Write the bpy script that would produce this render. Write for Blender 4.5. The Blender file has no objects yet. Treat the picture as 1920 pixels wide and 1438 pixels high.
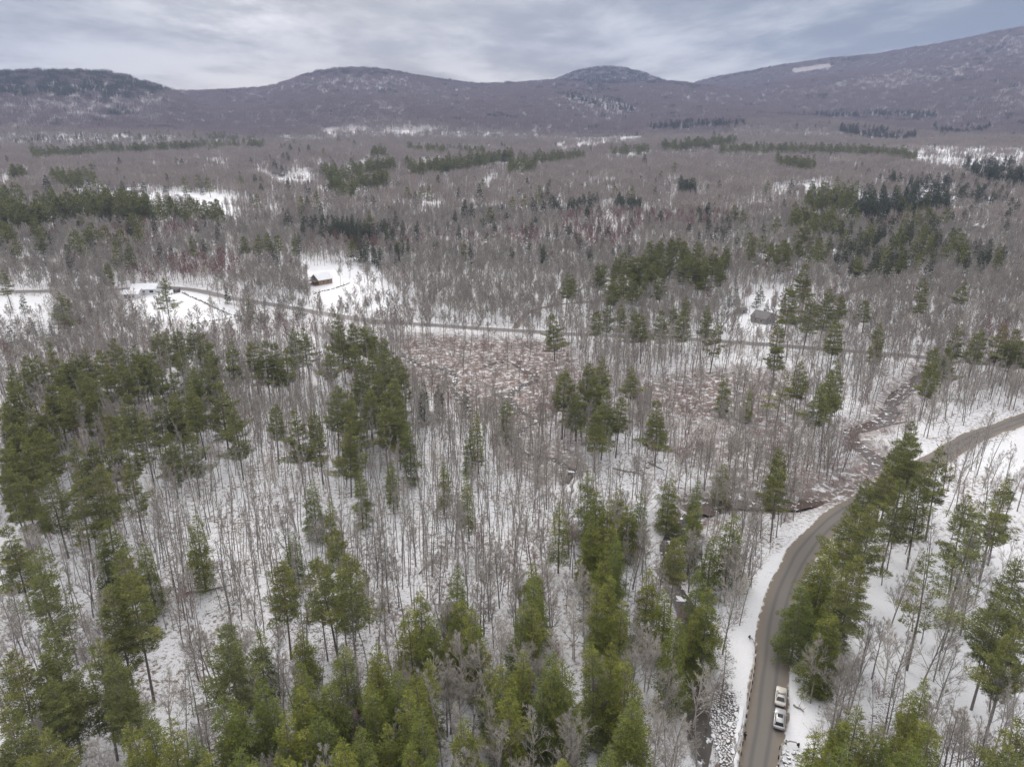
import bpy, bmesh, math, random
import numpy as np
from math import radians as rad, sin, cos, tan, pi

S = bpy.context.scene
COL = S.collection
RN = random.Random(7)
NR = np.random.default_rng(11)

# ------------------------------------------------------------------ camera
F = 1331.0                     # focal length in pixels of the 1920 wide photograph
TH = rad(19.4)                 # pitch below the horizon
CZ = 95.0                      # drone height above the road
cam = bpy.data.cameras.new("camera")
cam.sensor_width = 36.0
cam.lens = 36.0 * F / 1920.0
cam.clip_start = 1.0
cam.clip_end = 30000.0
co = bpy.data.objects.new("camera", cam)
COL.objects.link(co)
co.location = (0, 0, CZ)
co.rotation_euler = (pi / 2 - TH, 0, 0)
S.camera = co

# ------------------------------------------------------------------ sky, sun, exposure
SUN_AZ, SUN_EL = rad(-13.0), rad(30.0)        # from +Y, towards +X
S.view_settings.view_transform = 'Standard'
S.view_settings.look = 'None'
S.view_settings.exposure = 0.0
S.view_settings.gamma = 1.0
W = bpy.data.worlds.new("World")
S.world = W
W.use_nodes = True
nt = W.node_tree
nt.nodes.clear()


def nod(t, kind, **kw):
    n = t.nodes.new(kind)
    for k, v in kw.items():
        if k == 'inp':
            for a, b in v.items():
                if hasattr(b, 'is_output') or isinstance(b, bpy.types.NodeSocket):
                    t.links.new(b, n.inputs[a])
                else:
                    n.inputs[a].default_value = b
        else:
            setattr(n, k, v)
    return n


def mth(t, op, a, b=None, clamp=False):
    d = {0: a}
    if b is not None:
        d[1] = b
    return nod(t, 'ShaderNodeMath', operation=op, use_clamp=clamp, inp=d).outputs[0]


def mixc(t, f, a, b, blend='MIX'):
    n = t.nodes.new('ShaderNodeMix')
    n.data_type = 'RGBA'
    n.blend_type = blend
    for k, v in ((0, f), (6, a), (7, b)):
        if isinstance(v, bpy.types.NodeSocket):
            t.links.new(v, n.inputs[k])
        else:
            n.inputs[k].default_value = v if k == 0 else (*v, 1.0) if len(v) == 3 else v
    return n.outputs[2]


def mapr(t, v, a, b, c=0.0, d=1.0, smooth=False):
    n = nod(t, 'ShaderNodeMapRange', inp={0: v, 1: a, 2: b, 3: c, 4: d})
    n.clamp = True
    if smooth:
        n.interpolation_type = 'SMOOTHSTEP'
    return n.outputs[0]


sky = nod(nt, 'ShaderNodeTexSky', sky_type='NISHITA', sun_disc=False, sun_elevation=SUN_EL,
          sun_rotation=SUN_AZ, altitude=300.0, dust_density=2.0)
tc = nod(nt, 'ShaderNodeTexCoord')
sx = nod(nt, 'ShaderNodeSeparateXYZ', inp={0: tc.outputs['Generated']})
zz = mth(nt, 'ADD', mth(nt, 'MAXIMUM', sx.outputs[2], 0.0), 0.10)
px_ = mth(nt, 'DIVIDE', sx.outputs[0], zz)
py_ = mth(nt, 'MULTIPLY', mth(nt, 'DIVIDE', sx.outputs[1], zz), 0.62)
cv = nod(nt, 'ShaderNodeCombineXYZ', inp={0: px_, 1: py_, 2: 3.7}).outputs[0]
n1 = nod(nt, 'ShaderNodeTexNoise', inp={'Vector': cv, 'Scale': 0.62, 'Detail': 8.0, 'Roughness': 0.6, 'Distortion': 0.25})
n2 = nod(nt, 'ShaderNodeTexNoise', inp={'Vector': cv, 'Scale': 1.6, 'Detail': 6.0, 'Roughness': 0.6, 'Distortion': 0.2})
dens = mth(nt, 'ADD', mth(nt, 'MULTIPLY', n1.outputs[0], 0.65), mth(nt, 'MULTIPLY', n2.outputs[0], 0.35))
bright = mapr(nt, dens, 0.42, 0.60, 0.0, 1.0, True)
CLOUD_D = (0.80, 1.00, 1.32)
CLOUD_L = (2.95, 3.08, 3.3)
cl = mixc(nt, bright, CLOUD_D, CLOUD_L)
# the thin place in the cloud in front of the sun
gd = rad(-20.0), rad(11.9)
gv = (sin(gd[0]) * cos(gd[1]), cos(gd[0]) * cos(gd[1]), sin(gd[1]))
dt = nod(nt, 'ShaderNodeVectorMath', operation='DOT_PRODUCT', inp={0: tc.outputs['Generated'], 1: gv}).outputs['Value']
gl = mth(nt, 'POWER', mth(nt, 'MAXIMUM', dt, 0.0), 420.0)
gl = mth(nt, 'MULTIPLY', gl, mapr(nt, n2.outputs[0], 0.36, 0.6, 0.15, 1.0, True))
cl = mixc(nt, gl, cl, (11.5, 11.4, 11.2))
cl = mixc(nt, 0.92, sky.outputs[0], cl)
zen = mapr(nt, sx.outputs[2], 0.14, 0.8, 0.95, 2.8)
cl = mixc(nt, mapr(nt, sx.outputs[2], 0.15, 0.5, 0.0, 0.75), cl, (2.75, 2.62, 2.45))
cl = nod(nt, 'ShaderNodeVectorMath', operation='SCALE', inp={0: cl, 'Scale': zen}).outputs[0]
bg = nod(nt, 'ShaderNodeBackground', inp={0: cl, 1: 0.12})
out = nod(nt, 'ShaderNodeOutputWorld')
nt.links.new(bg.outputs[0], out.inputs[0])
W.cycles.sampling_method = 'MANUAL'
W.cycles.sample_map_resolution = 512

sl = bpy.data.lights.new("sun", 'SUN')
sl.energy = 1.5
sl.angle = rad(35)
sl.color = (1.0, 0.94, 0.86)
so = bpy.data.objects.new("sun", sl)
COL.objects.link(so)
so.rotation_euler = (pi / 2 - SUN_EL, 0, pi - SUN_AZ)
S.view_settings.exposure = 0.96
S.cycles.max_bounces = 5
S.cycles.diffuse_bounces = 2
S.cycles.glossy_bounces = 1
S.cycles.transmission_bounces = 1
S.cycles.volume_bounces = 0
S.cycles.transparent_max_bounces = 2
S.cycles.use_denoising = True

# ------------------------------------------------------------------ projection helpers (photo pixels <-> places)
FW = np.array([0, cos(TH), -sin(TH)])
UP = np.array([0, sin(TH), cos(TH)])


def project(p):
    d = np.asarray(p, float) - np.array([0, 0, CZ])
    z = d @ FW
    return 960 + F * d[..., 0] / z, 719 - F * (d @ UP) / z, z


def raydir(px, py):
    d = FW + np.array([1, 0, 0]) * ((px - 960) / F) + UP * ((719 - py) / F)
    return d / np.linalg.norm(d)


def seg_dist(x, y, line):
    """distance from points to a polyline"""
    best = np.full(np.shape(x), 1e9)
    for (ax, ay), (bx, by) in zip(line[:-1], line[1:]):
        dx, dy = bx - ax, by - ay
        t = np.clip(((x - ax) * dx + (y - ay) * dy) / (dx * dx + dy * dy + 1e-9), 0, 1)
        best = np.minimum(best, np.hypot(x - ax - t * dx, y - ay - t * dy))
    return best


def in_poly(x, y, poly):
    x = np.asarray(x, float)
    y = np.asarray(y, float)
    c = np.zeros(x.shape, bool)
    n = len(poly)
    for i in range(n):
        x1, y1 = poly[i]
        x2, y2 = poly[(i + 1) % n]
        if y1 == y2:
            continue
        k = ((y1 > y) != (y2 > y)) & (x < (x2 - x1) * (y - y1) / (y2 - y1) + x1)
        c ^= k
    return c


def sstep(v, a, b):
    t = np.clip((v - a) / (b - a), 0, 1)
    return t * t * (3 - 2 * t)


# value noise for terrain and density
_G = NR.random((64, 64, 4))


def vnoise(x, y, s, k=0):
    u = np.asarray(x) / s + 1000.3
    v = np.asarray(y) / s + 1000.7
    i = np.floor(u).astype(int)
    j = np.floor(v).astype(int)
    fx = u - i
    fy = v - j
    fx = fx * fx * (3 - 2 * fx)
    fy = fy * fy * (3 - 2 * fy)
    g = _G[:, :, k % 4]
    a = g[i % 64, j % 64]
    b = g[(i + 1) % 64, j % 64]
    c = g[i % 64, (j + 1) % 64]
    d = g[(i + 1) % 64, (j + 1) % 64]
    return (a * (1 - fx) + b * fx) * (1 - fy) + (c * (1 - fx) + d * fx) * fy


PR = np.array([0, 150, 370, 450, 520, 700, 900, 1200, 1500, 1900, 2500, 3500, 9000], float)
PZ = np.array([0, 0, 0, 3, 7, 15, 23, 36, 50, 66, 82, 88, 90], float)


def base_h(x, y):
    r = np.hypot(x, y)
    z = np.interp(r, PR, PZ)
    z = z + (vnoise(x, y, 260, 1) - .5) * 14 * sstep(r, 420, 1500)
    return z


# crest lines: (photo x, photo y of the skyline, ...), distance of crest, foot
LAY = [
    (3300, 2000, [(-900, 150), (-200, 137), (0, 136), (150, 135), (200, 138), (240, 146), (280, 158), (320, 171), (380, 200), (450, 240), (600, 300)]),
    (4000, 2100, [(-900, 240), (0, 220), (330, 172), (400, 172), (480, 168), (520, 161), (560, 146), (600, 135), (640, 131), (670, 130), (700, 131), (740, 136), (780, 144), (820, 150), (860, 156), (900, 160), (950, 158), (1000, 155), (1040, 153), (1100, 154), (1200, 155), (1260, 156), (1300, 159), (1360, 168), (1450, 188), (1600, 215), (2000, 240), (2800, 250)]),
    (5000, 3200, [(700, 260), (980, 178), (1040, 151), (1080, 135), (1110, 129), (1140, 127), (1170, 129), (1200, 136), (1230, 148), (1260, 158), (1320, 173), (1500, 240)]),
    (5200, 2500, [(1000, 260), (1240, 183), (1310, 155), (1350, 145), (1400, 137), (1450, 127), (1500, 120), (1560, 111), (1600, 108), (1640, 104), (1700, 94), (1760, 84), (1800, 77), (1850, 66), (1900, 56), (1920, 53), (2100, 20), (2800, -20)]),
]
LAYT = []
for R_, f_, pts in LAY:
    az, zc = [], []
    for a, b in pts:
        d = raydir(a, b)
        az.append(math.atan2(d[0], d[1]))
        zc.append(CZ + R_ * d[2] / math.hypot(d[0], d[1]))
    LAYT.append((R_, f_, np.array(az), np.array(zc)))


def hill_h(x, y):
    r = np.hypot(x, y)
    a = np.arctan2(x, y)
    z = base_h(x, y)
    for R_, f_, az, zc in LAYT:
        c = np.interp(a, az, zc)
        c = c + (vnoise(x, y, 420, 2) - .5) * 26 * np.clip(1 - np.abs(r - R_) / 400, 0, 1) * 0
        t = np.clip((r - f_) / (R_ - f_), 0, 1)
        z0 = base_h(x, y)
        s = t ** 1.25
        wob = (vnoise(x, y, 520, 3) - .5) * 60 * np.sin(np.pi * np.clip(t, 0, 1)) ** 1.0
        up = z0 + (c - z0) * s + wob
        dn = c - (r - R_) * 0.25
        h = np.where(r <= R_, up, dn)
        z = np.maximum(z, np.where(t > 0, h, -100))
    return z


TT = np.concatenate([np.linspace(60, 700, 1600), np.linspace(702, 7000, 2600)])


def hit(px, py, lift=0.0, fn=hill_h):
    d = raydir(px, py)
    P = np.array([0, 0, CZ]) + TT[:, None] * d
    g = P[:, 2] - fn(P[:, 0], P[:, 1]) - lift
    k = np.nonzero(g < 0)[0]
    if len(k) == 0:
        return None
    k = k[0]
    if k == 0:
        t = TT[0]
    else:
        t = TT[k - 1] + (TT[k] - TT[k - 1]) * g[k - 1] / (g[k - 1] - g[k])
    return np.array([0, 0, CZ]) + t * d


def hits(pts, lift=0.0):
    return [tuple(hit(a, b, lift)[:2]) for a, b in pts]


def smooth_line(pts, step=2.0):
    pts = np.array(pts, float)
    o = []
    n = len(pts)
    for i in range(n - 1):
        p0, p1, p2, p3 = pts[max(i - 1, 0)], pts[i], pts[i + 1], pts[min(i + 2, n - 1)]
        m = max(2, int(np.linalg.norm(p2 - p1) / step))
        for k in range(m):
            t = k / m
            o.append(0.5 * ((2 * p1) + (-p0 + p2) * t + (2 * p0 - 5 * p1 + 4 * p2 - p3) * t * t + (-p0 + 3 * p1 - 3 * p2 + p3) * t ** 3))
    o.append(pts[-1])
    return np.array(o)


# ------------------------------------------------------------------ lines on the ground, traced and put at their places
ROAD = hits([(1420, 1520), (1421, 1438), (1433, 1360), (1441, 1290), (1450, 1210), (1459, 1150), (1476, 1095), (1504, 1040), (1545, 990),
             (1592, 955), (1650, 920), (1710, 885), (1770, 852), (1830, 818), (1880, 800), (1930, 783), (2010, 755)])
MIDROAD = hits([(-90, 548), (0, 547), (100, 546), (190, 545), (250, 541), (320, 540), (375, 546), (440, 560), (520, 573), (600, 587), (700, 602), (800, 609),
                (900, 616), (1000, 622), (1060, 626), (1150, 629), (1220, 631), (1350, 640), (1500, 651), (1650, 663), (1750, 672), (1850, 681), (2000, 694)])
DRIVE = hits([(966, 616), (975, 600), (990, 588), (1015, 579), (1060, 572), (1120, 566)])
TRACK = hits([(1560, 560), (1600, 548), (1640, 538), (1720, 533), (1830, 532)])
STREAM = hits([(1790, 660), (1735, 700), (1700, 728), (1672, 752), (1668, 780), (1630, 797), (1592, 808), (1606, 832), (1640, 852), (1650, 880), (1612, 912), (1560, 928),
               (1480, 936), (1400, 934), (1340, 930), (1285, 965), (1258, 1015), (1262, 1070), (1285, 1130), (1292, 1190), (1300, 1260), (1312, 1325),
               (1322, 1385), (1340, 1438), (1395, 1490)])
BROOK = hits([(756, 662), (775, 678), (800, 685), (835, 692), (852, 700), (852, 716), (850, 735), (890, 770), (935, 775), (960, 735), (1000, 714), (1010, 708), (985, 695), (965, 682), (930, 678), (900, 690)])
BROOK2 = hits([(935, 735), (975, 768), (1010, 790), (985, 800), (965, 830), (990, 850), (1045, 862), (1075, 880), (1060, 905)])
for nm in ('ROAD', 'MIDROAD', 'DRIVE', 'TRACK', 'STREAM', 'BROOK', 'BROOK2'):
    globals()[nm] = smooth_line(globals()[nm], 2.5)
SUBS = {k: globals()[k][::3] for k in ('ROAD', 'MIDROAD', 'STREAM', 'BROOK', 'BROOK2', 'DRIVE')}


def ground_h(x, y):
    x = np.asarray(x, float)
    y = np.asarray(y, float)
    z = hill_h(x, y)
    r = np.hypot(x, y)
    near = r < 520
    if np.any(near):
        xn, yn = x[near], y[near]
        dr = np.minimum(seg_dist(xn, yn, SUBS['ROAD']), seg_dist(xn, yn, SUBS['MIDROAD']))
        ds = seg_dist(xn, yn, SUBS['STREAM'])
        db = np.minimum(seg_dist(xn, yn, SUBS['BROOK']), seg_dist(xn, yn, SUBS['BROOK2']))
        keep = sstep(dr, 3.8, 10)
        nz = (vnoise(xn, yn, 23, 0) - .5) * 1.6 + (vnoise(xn, yn, 7, 1) - .5) * 0.5 + (vnoise(xn, yn, 2.6, 2) - .5) * 0.22
        lower = -2.8 * np.exp(-(ds / 8.0) ** 2) * (yn < 175) - 1.3 * np.exp(-(ds / 4.0) ** 2) * (yn >= 175) - 0.7 * np.exp(-(db / 2.2) ** 2)
        nz = nz * (.15 + .85 * sstep(np.minimum(ds - 2, db + 1), 1.5, 8))
        z = z.copy()
        z[near] += (nz + lower) * keep - 0.10 * (1 - keep)
    return z


def gz(x, y):
    return float(ground_h(np.array([x]), np.array([y]))[0])


# ------------------------------------------------------------------ materials
def mat(name):
    m = bpy.data.materials.new(name)
    m.use_nodes = True
    t = m.node_tree
    b = t.nodes['Principled BSDF']
    b.inputs['Specular IOR Level'].default_value = 0.2
    b.inputs['Roughness'].default_value = 0.85
    return m, t, b


def noise(t, scale, detail=3.0, rough=0.55, vec=None, dist=0.0):
    d = {'Scale': scale, 'Detail': detail, 'Roughness': rough, 'Distortion': dist}
    if vec is not None:
        d['Vector'] = vec
    return nod(t, 'ShaderNodeTexNoise', inp=d).outputs[0]


def objpos(t):
    return nod(t, 'ShaderNodeTexCoord').outputs['Object']


def worldpos(t):
    return nod(t, 'ShaderNodeNewGeometry').outputs['Position']


def attr(t, name):
    return nod(t, 'ShaderNodeAttribute', attribute_name=name).outputs['Fac']


def simple(name, c1, c2=None, scale=2.0, rough=0.8, spec=0.2, metal=0.0, bump=0.0):
    m, t, b = mat(name)
    b.inputs['Roughness'].default_value = rough
    b.inputs['Specular IOR Level'].default_value = spec
    b.inputs['Metallic'].default_value = metal
    c2 = c2 or tuple(v * 0.7 for v in c1)
    n = noise(t, scale, 5.0, 0.6, objpos(t))
    t.links.new(mixc(t, mapr(t, n, 0.35, 0.65), c1, c2), b.inputs['Base Color'])
    if bump:
        t.links.new(nod(t, 'ShaderNodeBump', inp={'Strength': bump, 'Height': n}).outputs[0], b.inputs['Normal'])
    return m


def m_ground():
    m, t, b = mat('snowy_forest_floor')
    P = worldpos(t)
    snow = mixc(t, noise(t, 0.05, 4.0, 0.6, P), (0.63, 0.64, 0.68), (0.76, 0.765, 0.79))
    lit = attr(t, 'litter')
    marsh = attr(t, 'marsh')
    a = noise(t, 1.1, 6.0, 0.7, P, 0.3)
    big = noise(t, 0.09, 4.0, 0.6, P)
    thr = mth(t, 'ADD', a, mth(t, 'MULTIPLY', mth(t, 'SUBTRACT', big, 0.5), 0.35))
    f1 = mth(t, 'MULTIPLY', mapr(t, mth(t, 'ADD', thr, mth(t, 'MULTIPLY', mth(t, 'SUBTRACT', lit, 1.0), 0.10)), 0.51, 0.64, 0.0, 1.0), mth(t, 'MINIMUM', lit, 1.0))
    brown = mixc(t, noise(t, 3.0, 2.0, 0.5, P), (0.10, 0.075, 0.06), (0.23, 0.18, 0.15))
    c = mixc(t, f1, snow, brown)
    m1 = noise(t, 0.42, 7.0, 0.75, P, 0.8)
    f2 = mth(t, 'MULTIPLY', mapr(t, m1, 0.40, 0.51, 0.0, 0.95), marsh)
    rush = mixc(t, mapr(t, noise(t, 0.12, 3.0, 0.5, P), 0.35, 0.65), (0.125, 0.072, 0.056), (0.12, 0.10, 0.082))
    c = mixc(t, f2, c, rush)
    # leaf litter speckle
    sp = noise(t, 5.5, 3.0, 0.7, P)
    c = mixc(t, mth(t, 'MULTIPLY', mapr(t, sp, 0.54, 0.64), mth(t, 'MULTIPLY', lit, 0.7)), c, (0.16, 0.12, 0.10))
    t.links.new(c, b.inputs['Base Color'])
    t.links.new(nod(t, 'ShaderNodeBump', inp={'Strength': 0.35, 'Distance': 0.3, 'Height': a}).outputs[0], b.inputs['Normal'])
    return m


def m_hills():
    m, t, b = mat('snowy_hillside')
    P = worldpos(t)
    a = noise(t, 0.02, 6.0, 0.7, P)
    snow = mixc(t, mapr(t, a, 0.35, 0.6), (0.60, 0.61, 0.66), (0.80, 0.81, 0.85))
    l = noise(t, 0.16, 4.0, 0.7, P)
    c = mixc(t, mapr(t, l, 0.38, 0.62, 0.55, 1.0), snow, (0.17, 0.14, 0.135))
    t.links.new(c, b.inputs['Base Color'])
    return m


def m_road(name, c_mid, c_edge, c_track):
    m, t, b = mat(name)
    u = attr(t, 'across')
    au = mth(t, 'ABSOLUTE', u)
    P = worldpos(t)
    n = noise(t, 0.7, 6.0, 0.65, P)
    n2 = noise(t, 0.16, 4.0, 0.6, P)
    e = mth(t, 'ADD', au, mth(t, 'MULTIPLY', mth(t, 'SUBTRACT', n, 0.5), 0.7))
    e = mth(t, 'ADD', e, mth(t, 'MULTIPLY', mth(t, 'SUBTRACT', n2, 0.5), 0.5))
    c = mixc(t, mapr(t, e, 0.42, 0.85), c_mid, c_edge)
    tr = mth(t, 'ABSOLUTE', mth(t, 'SUBTRACT', au, 0.36))
    c = mixc(t, mth(t, 'MULTIPLY', mapr(t, tr, 0.17, 0.03), 0.9), c, c_track)
    fine = noise(t, 6.0, 4.0, 0.7, P)
    c = mixc(t, 0.5, c, mixc(t, fine, (0.25, 0.25, 0.25), (0.75, 0.75, 0.75)), 'OVERLAY')
    c = mixc(t, mapr(t, e, 0.98, 1.12), c, (0.66, 0.645, 0.63))
    t.links.new(c, b.inputs['Base Color'])
    b.inputs['Roughness'].default_value = 0.75
    return m


def m_water(name, c1, c2, ice, rough=.25):
    m, t, b = mat(name)
    P = worldpos(t)
    n = noise(t, 0.35, 4.0, 0.6, P)
    c = mixc(t, n, c1, c2)
    ic = noise(t, 0.55, 5.0, 0.65, P, 0.5)
    fi = mapr(t, ic, ice, ice + 0.04)
    t.links.new(mixc(t, fi, c, (0.70, 0.72, 0.76)), b.inputs['Base Color'])
    t.links.new(mapr(t, fi, 0, 1, rough, 0.85), b.inputs['Roughness'])
    b.inputs['Specular IOR Level'].default_value = 0.5 if rough < .5 else 0.1
    w = noise(t, 2.2, 3.0, 0.6, P)
    t.links.new(nod(t, 'ShaderNodeBump', inp={'Strength': 0.25, 'Distance': 0.1, 'Height': w}).outputs[0], b.inputs['Normal'])
    return m


def rnd(t):
    return nod(t, 'ShaderNodeObjectInfo').outputs['Random']


def m_bark(name, c1, c2, patch=None):
    m, t, b = mat(name)
    c = mixc(t, rnd(t), c1, c2)
    n = noise(t, 3.0, 4.0, 0.65, objpos(t))
    c = mixc(t, mapr(t, n, 0.4, 0.65, 0.0, 0.6), c, patch or tuple(v * 0.55 for v in c1))
    t.links.new(c, b.inputs['Base Color'])
    b.inputs['Roughness'].default_value = 0.95
    return m


def m_twig(name, c1, c2):
    m, t, b = mat(name)
    v = attr(t, 'v')
    f = mth(t, 'ADD', mth(t, 'MULTIPLY', v, 0.4), mth(t, 'MULTIPLY', rnd(t), 0.6))
    t.links.new(mixc(t, f, c1, c2), b.inputs['Base Color'])
    b.inputs['Roughness'].default_value = 0.95
    b.inputs['Specular IOR Level'].default_value = 0.05
    return m


def m_leaf(name, dark, light, alt):
    m, t, b = mat(name)
    v = attr(t, 'v')
    r = rnd(t)
    c = mixc(t, v, dark, light)
    c = mixc(t, mapr(t, r, 0.35, 1.0, 0.0, 0.75), c, alt)
    c = mixc(t, mapr(t, v, 0.0, 1.0, 0.55, 0.0), c, dark)
    t.links.new(c, b.inputs['Base Color'])
    b.inputs['Roughness'].default_value = 0.75
    b.inputs['Specular IOR Level'].default_value = 0.12
    return m


M = {}
M['ground'] = m_ground()
M['hills'] = m_hills()
M['road'] = m_road('sanded_asphalt', (0.168, 0.154, 0.140), (0.192, 0.164, 0.136), (0.118, 0.110, 0.105))
M['asphalt'] = m_road('grey_asphalt', (0.19, 0.18, 0.18), (0.22, 0.20, 0.185), (0.15, 0.145, 0.145))
M['dirt'] = m_road('dark_dirt', (0.16, 0.13, 0.12), (0.24, 0.20, 0.18), (0.12, 0.10, 0.10))
M['water'] = m_water('brown_creek_water', (0.062, 0.043, 0.034), (0.10, 0.070, 0.055), 0.575)
M['dark_water'] = m_water('dark_creek_water', (0.04, 0.036, 0.032), (0.08, 0.066, 0.052), 0.58)
M['ice'] = m_water('grey_brook_ice', (0.055, 0.047, 0.043), (0.09, 0.078, 0.072), 0.55, .75)
M['bark'] = m_bark('grey_bark', (0.29, 0.265, 0.245), (0.185, 0.165, 0.152))
M['pole_bark'] = m_bark('pole_bark', (0.36, 0.335, 0.31), (0.20, 0.18, 0.165))
M['pine_bark'] = m_bark('pine_bark', (0.21, 0.18, 0.165), (0.14, 0.12, 0.11))
M['pale_bark'] = m_bark('pale_bark', (0.62, 0.58, 0.53), (0.50, 0.46, 0.42), (0.25, 0.22, 0.20))
M['twig'] = m_twig('grey_twigs', (0.285, 0.26, 0.235), (0.44, 0.41, 0.375))
M['pale_twig'] = m_twig('pale_twigs', (0.42, 0.385, 0.355), (0.56, 0.52, 0.48))
M['red_twig'] = m_twig('reddish_twigs', (0.20, 0.120, 0.110), (0.31, 0.20, 0.185))
M['far_twig'] = m_twig('far_twigs', (0.265, 0.23, 0.205), (0.385, 0.34, 0.308))
M['hill_twig'] = m_twig('hill_twigs', (0.23, 0.185, 0.18), (0.34, 0.285, 0.28))
M['pine_leaf'] = m_leaf('pine_needles', (0.078, 0.086, 0.034), (0.29, 0.295, 0.085), (0.17, 0.188, 0.068))
M['hem_leaf'] = m_leaf('hemlock_needles', (0.070, 0.086, 0.020), (0.29, 0.295, 0.052), (0.11, 0.145, 0.040))
M['spruce_leaf'] = m_leaf('spruce_needles', (0.038, 0.049, 0.026), (0.105, 0.120, 0.055), (0.075, 0.088, 0.045))
M['dead_leaf'] = m_twig('withered_needles', (0.07, 0.07, 0.055), (0.13, 0.12, 0.095))
M['snow'] = simple('snow', (0.80, 0.81, 0.84), (0.72, 0.73, 0.77), 0.6, 0.7)


# ------------------------------------------------------------------ mesh building
def tri_mesh(name, V, mats, attrv=None, matidx=None):
    """V: (n,3,3) triangles"""
    V = np.asarray(V, np.float32).reshape(-1, 3)
    n = len(V) // 3
    me = bpy.data.meshes.new(name)
    me.vertices.add(len(V))
    me.vertices.foreach_set('co', V.ravel())
    me.loops.add(len(V))
    me.loops.foreach_set('vertex_index', np.arange(len(V), dtype=np.int32))
    me.polygons.add(n)
    me.polygons.foreach_set('loop_start', np.arange(0, len(V), 3, dtype=np.int32))
    for m in mats:
        me.materials.append(m)
    if matidx is not None:
        me.polygons.foreach_set('material_index', np.asarray(matidx, np.int32))
    if attrv is not None:
        a = me.attributes.new('v', 'FLOAT', 'POINT')
        a.data.foreach_set('value', np.repeat(np.asarray(attrv, np.float32), 3))
    me.update(calc_edges=True)
    return me


def grid_mesh(name, X, Y, Z, mats, attrs=None, smooth=True):
    r, c = X.shape
    V = np.stack([X, Y, Z], -1).reshape(-1, 3).astype(np.float32)
    i = np.arange(r * c).reshape(r, c)
    q = np.stack([i[:-1, :-1], i[:-1, 1:], i[1:, 1:], i[1:, :-1]], -1).reshape(-1)
    n = len(q) // 4
    me = bpy.data.meshes.new(name)
    me.vertices.add(len(V))
    me.vertices.foreach_set('co', V.ravel())
    me.loops.add(len(q))
    me.loops.foreach_set('vertex_index', q.astype(np.int32))
    me.polygons.add(n)
    me.polygons.foreach_set('loop_start', np.arange(0, len(q), 4, dtype=np.int32))
    for m in mats:
        me.materials.append(m)
    for k, a in (attrs or {}).items():
        at = me.attributes.new(k, 'FLOAT', 'POINT')
        at.data.foreach_set('value', np.asarray(a, np.float32).ravel())
    me.update(calc_edges=True)
    if smooth:
        me.polygons.foreach_set('use_smooth', np.ones(n, bool))
    return me


def link(name, me, parent=None):
    o = bpy.data.objects.new(name, me)
    COL.objects.link(o)
    if parent is not None:
        o.parent = parent
    return o


def tag(o, label=None, cat=None, group=None, kind=None):
    if label:
        o['label'] = label
    if cat:
        o['category'] = cat
    if group:
        o['group'] = group
    if kind:
        o['kind'] = kind
    return o


def thing(name, label, cat, loc=(0, 0, 0), rz=0.0, group=None):
    o = bpy.data.objects.new(name, None)
    COL.objects.link(o)
    o.location = loc
    o.rotation_euler = (0, 0, rz)
    return tag(o, label, cat, group)


class BM:
    """boxes, prisms and tubes collected into one mesh"""

    def __init__(s):
        s.b = bmesh.new()

    def box(s, x0, x1, y0, y1, z0, z1, mi=0, M4=None):
        v = [s.b.verts.new(p) for p in ((x0, y0, z0), (x1, y0, z0), (x1, y1, z0), (x0, y1, z0), (x0, y0, z1), (x1, y0, z1), (x1, y1, z1), (x0, y1, z1))]
        for f in ((3, 2, 1, 0), (4, 5, 6, 7), (0, 1, 5, 4), (1, 2, 6, 5), (2, 3, 7, 6), (3, 0, 4, 7)):
            fc = s.b.faces.new([v[k] for k in f])
            fc.material_index = mi
        return s

    def hexa(s, low, high, mi=0):
        v = [s.b.verts.new(p) for p in (*low, *high)]
        n = len(low)
        s.b.faces.new(v[:n][::-1]).material_index = mi
        s.b.faces.new(v[n:]).material_index = mi
        for k in range(n):
            s.b.faces.new((v[k], v[(k + 1) % n], v[n + (k + 1) % n], v[n + k])).material_index = mi
        return s

    def tube(s, pts, rs, n=6, mi=0, caps=True):
        pts = [np.array(p, float) for p in pts]
        rings = []
        for i, p in enumerate(pts):
            d = pts[min(i + 1, len(pts) - 1)] - pts[max(i - 1, 0)]
            d /= np.linalg.norm(d) + 1e-9
            a = np.cross(d, (0, 0, 1) if abs(d[2]) < .9 else (1, 0, 0))
            a /= np.linalg.norm(a)
            b = np.cross(d, a)
            r = rs[i] if hasattr(rs, '__len__') else rs
            rings.append([s.b.verts.new(p + r * (cos(2 * pi * k / n) * a + sin(2 * pi * k / n) * b)) for k in range(n)])
        for r0, r1 in zip(rings[:-1], rings[1:]):
            for k in range(n):
                s.b.faces.new((r0[k], r0[(k + 1) % n], r1[(k + 1) % n], r1[k])).material_index = mi
        if caps:
            s.b.faces.new(rings[0][::-1]).material_index = mi
            s.b.faces.new(rings[-1]).material_index = mi
        return s

    def poly(s, pts, mi=0):
        s.b.faces.new([s.b.verts.new(p) for p in pts]).material_index = mi
        return s

    def build(s, name, m, parent=None, bevel=0.0, smooth=False):
        if bevel:
            bmesh.ops.bevel(s.b, geom=s.b.edges[:], offset=bevel, segments=2, affect='EDGES', clamp_overlap=True)
        bmesh.ops.recalc_face_normals(s.b, faces=s.b.faces[:])
        me = bpy.data.meshes.new(name)
        s.b.to_mesh(me)
        s.b.free()
        for x in (m if isinstance(m, (list, tuple)) else [m]):
            me.materials.append(x)
        if smooth:
            for p in me.polygons:
                p.use_smooth = True
        return link(name, me, parent)


# ------------------------------------------------------------------ the ground and the hills
def polar(r_list, az_list):
    A, R_ = np.meshgrid(az_list, r_list)
    return R_ * np.sin(A), R_ * np.cos(A)


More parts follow.
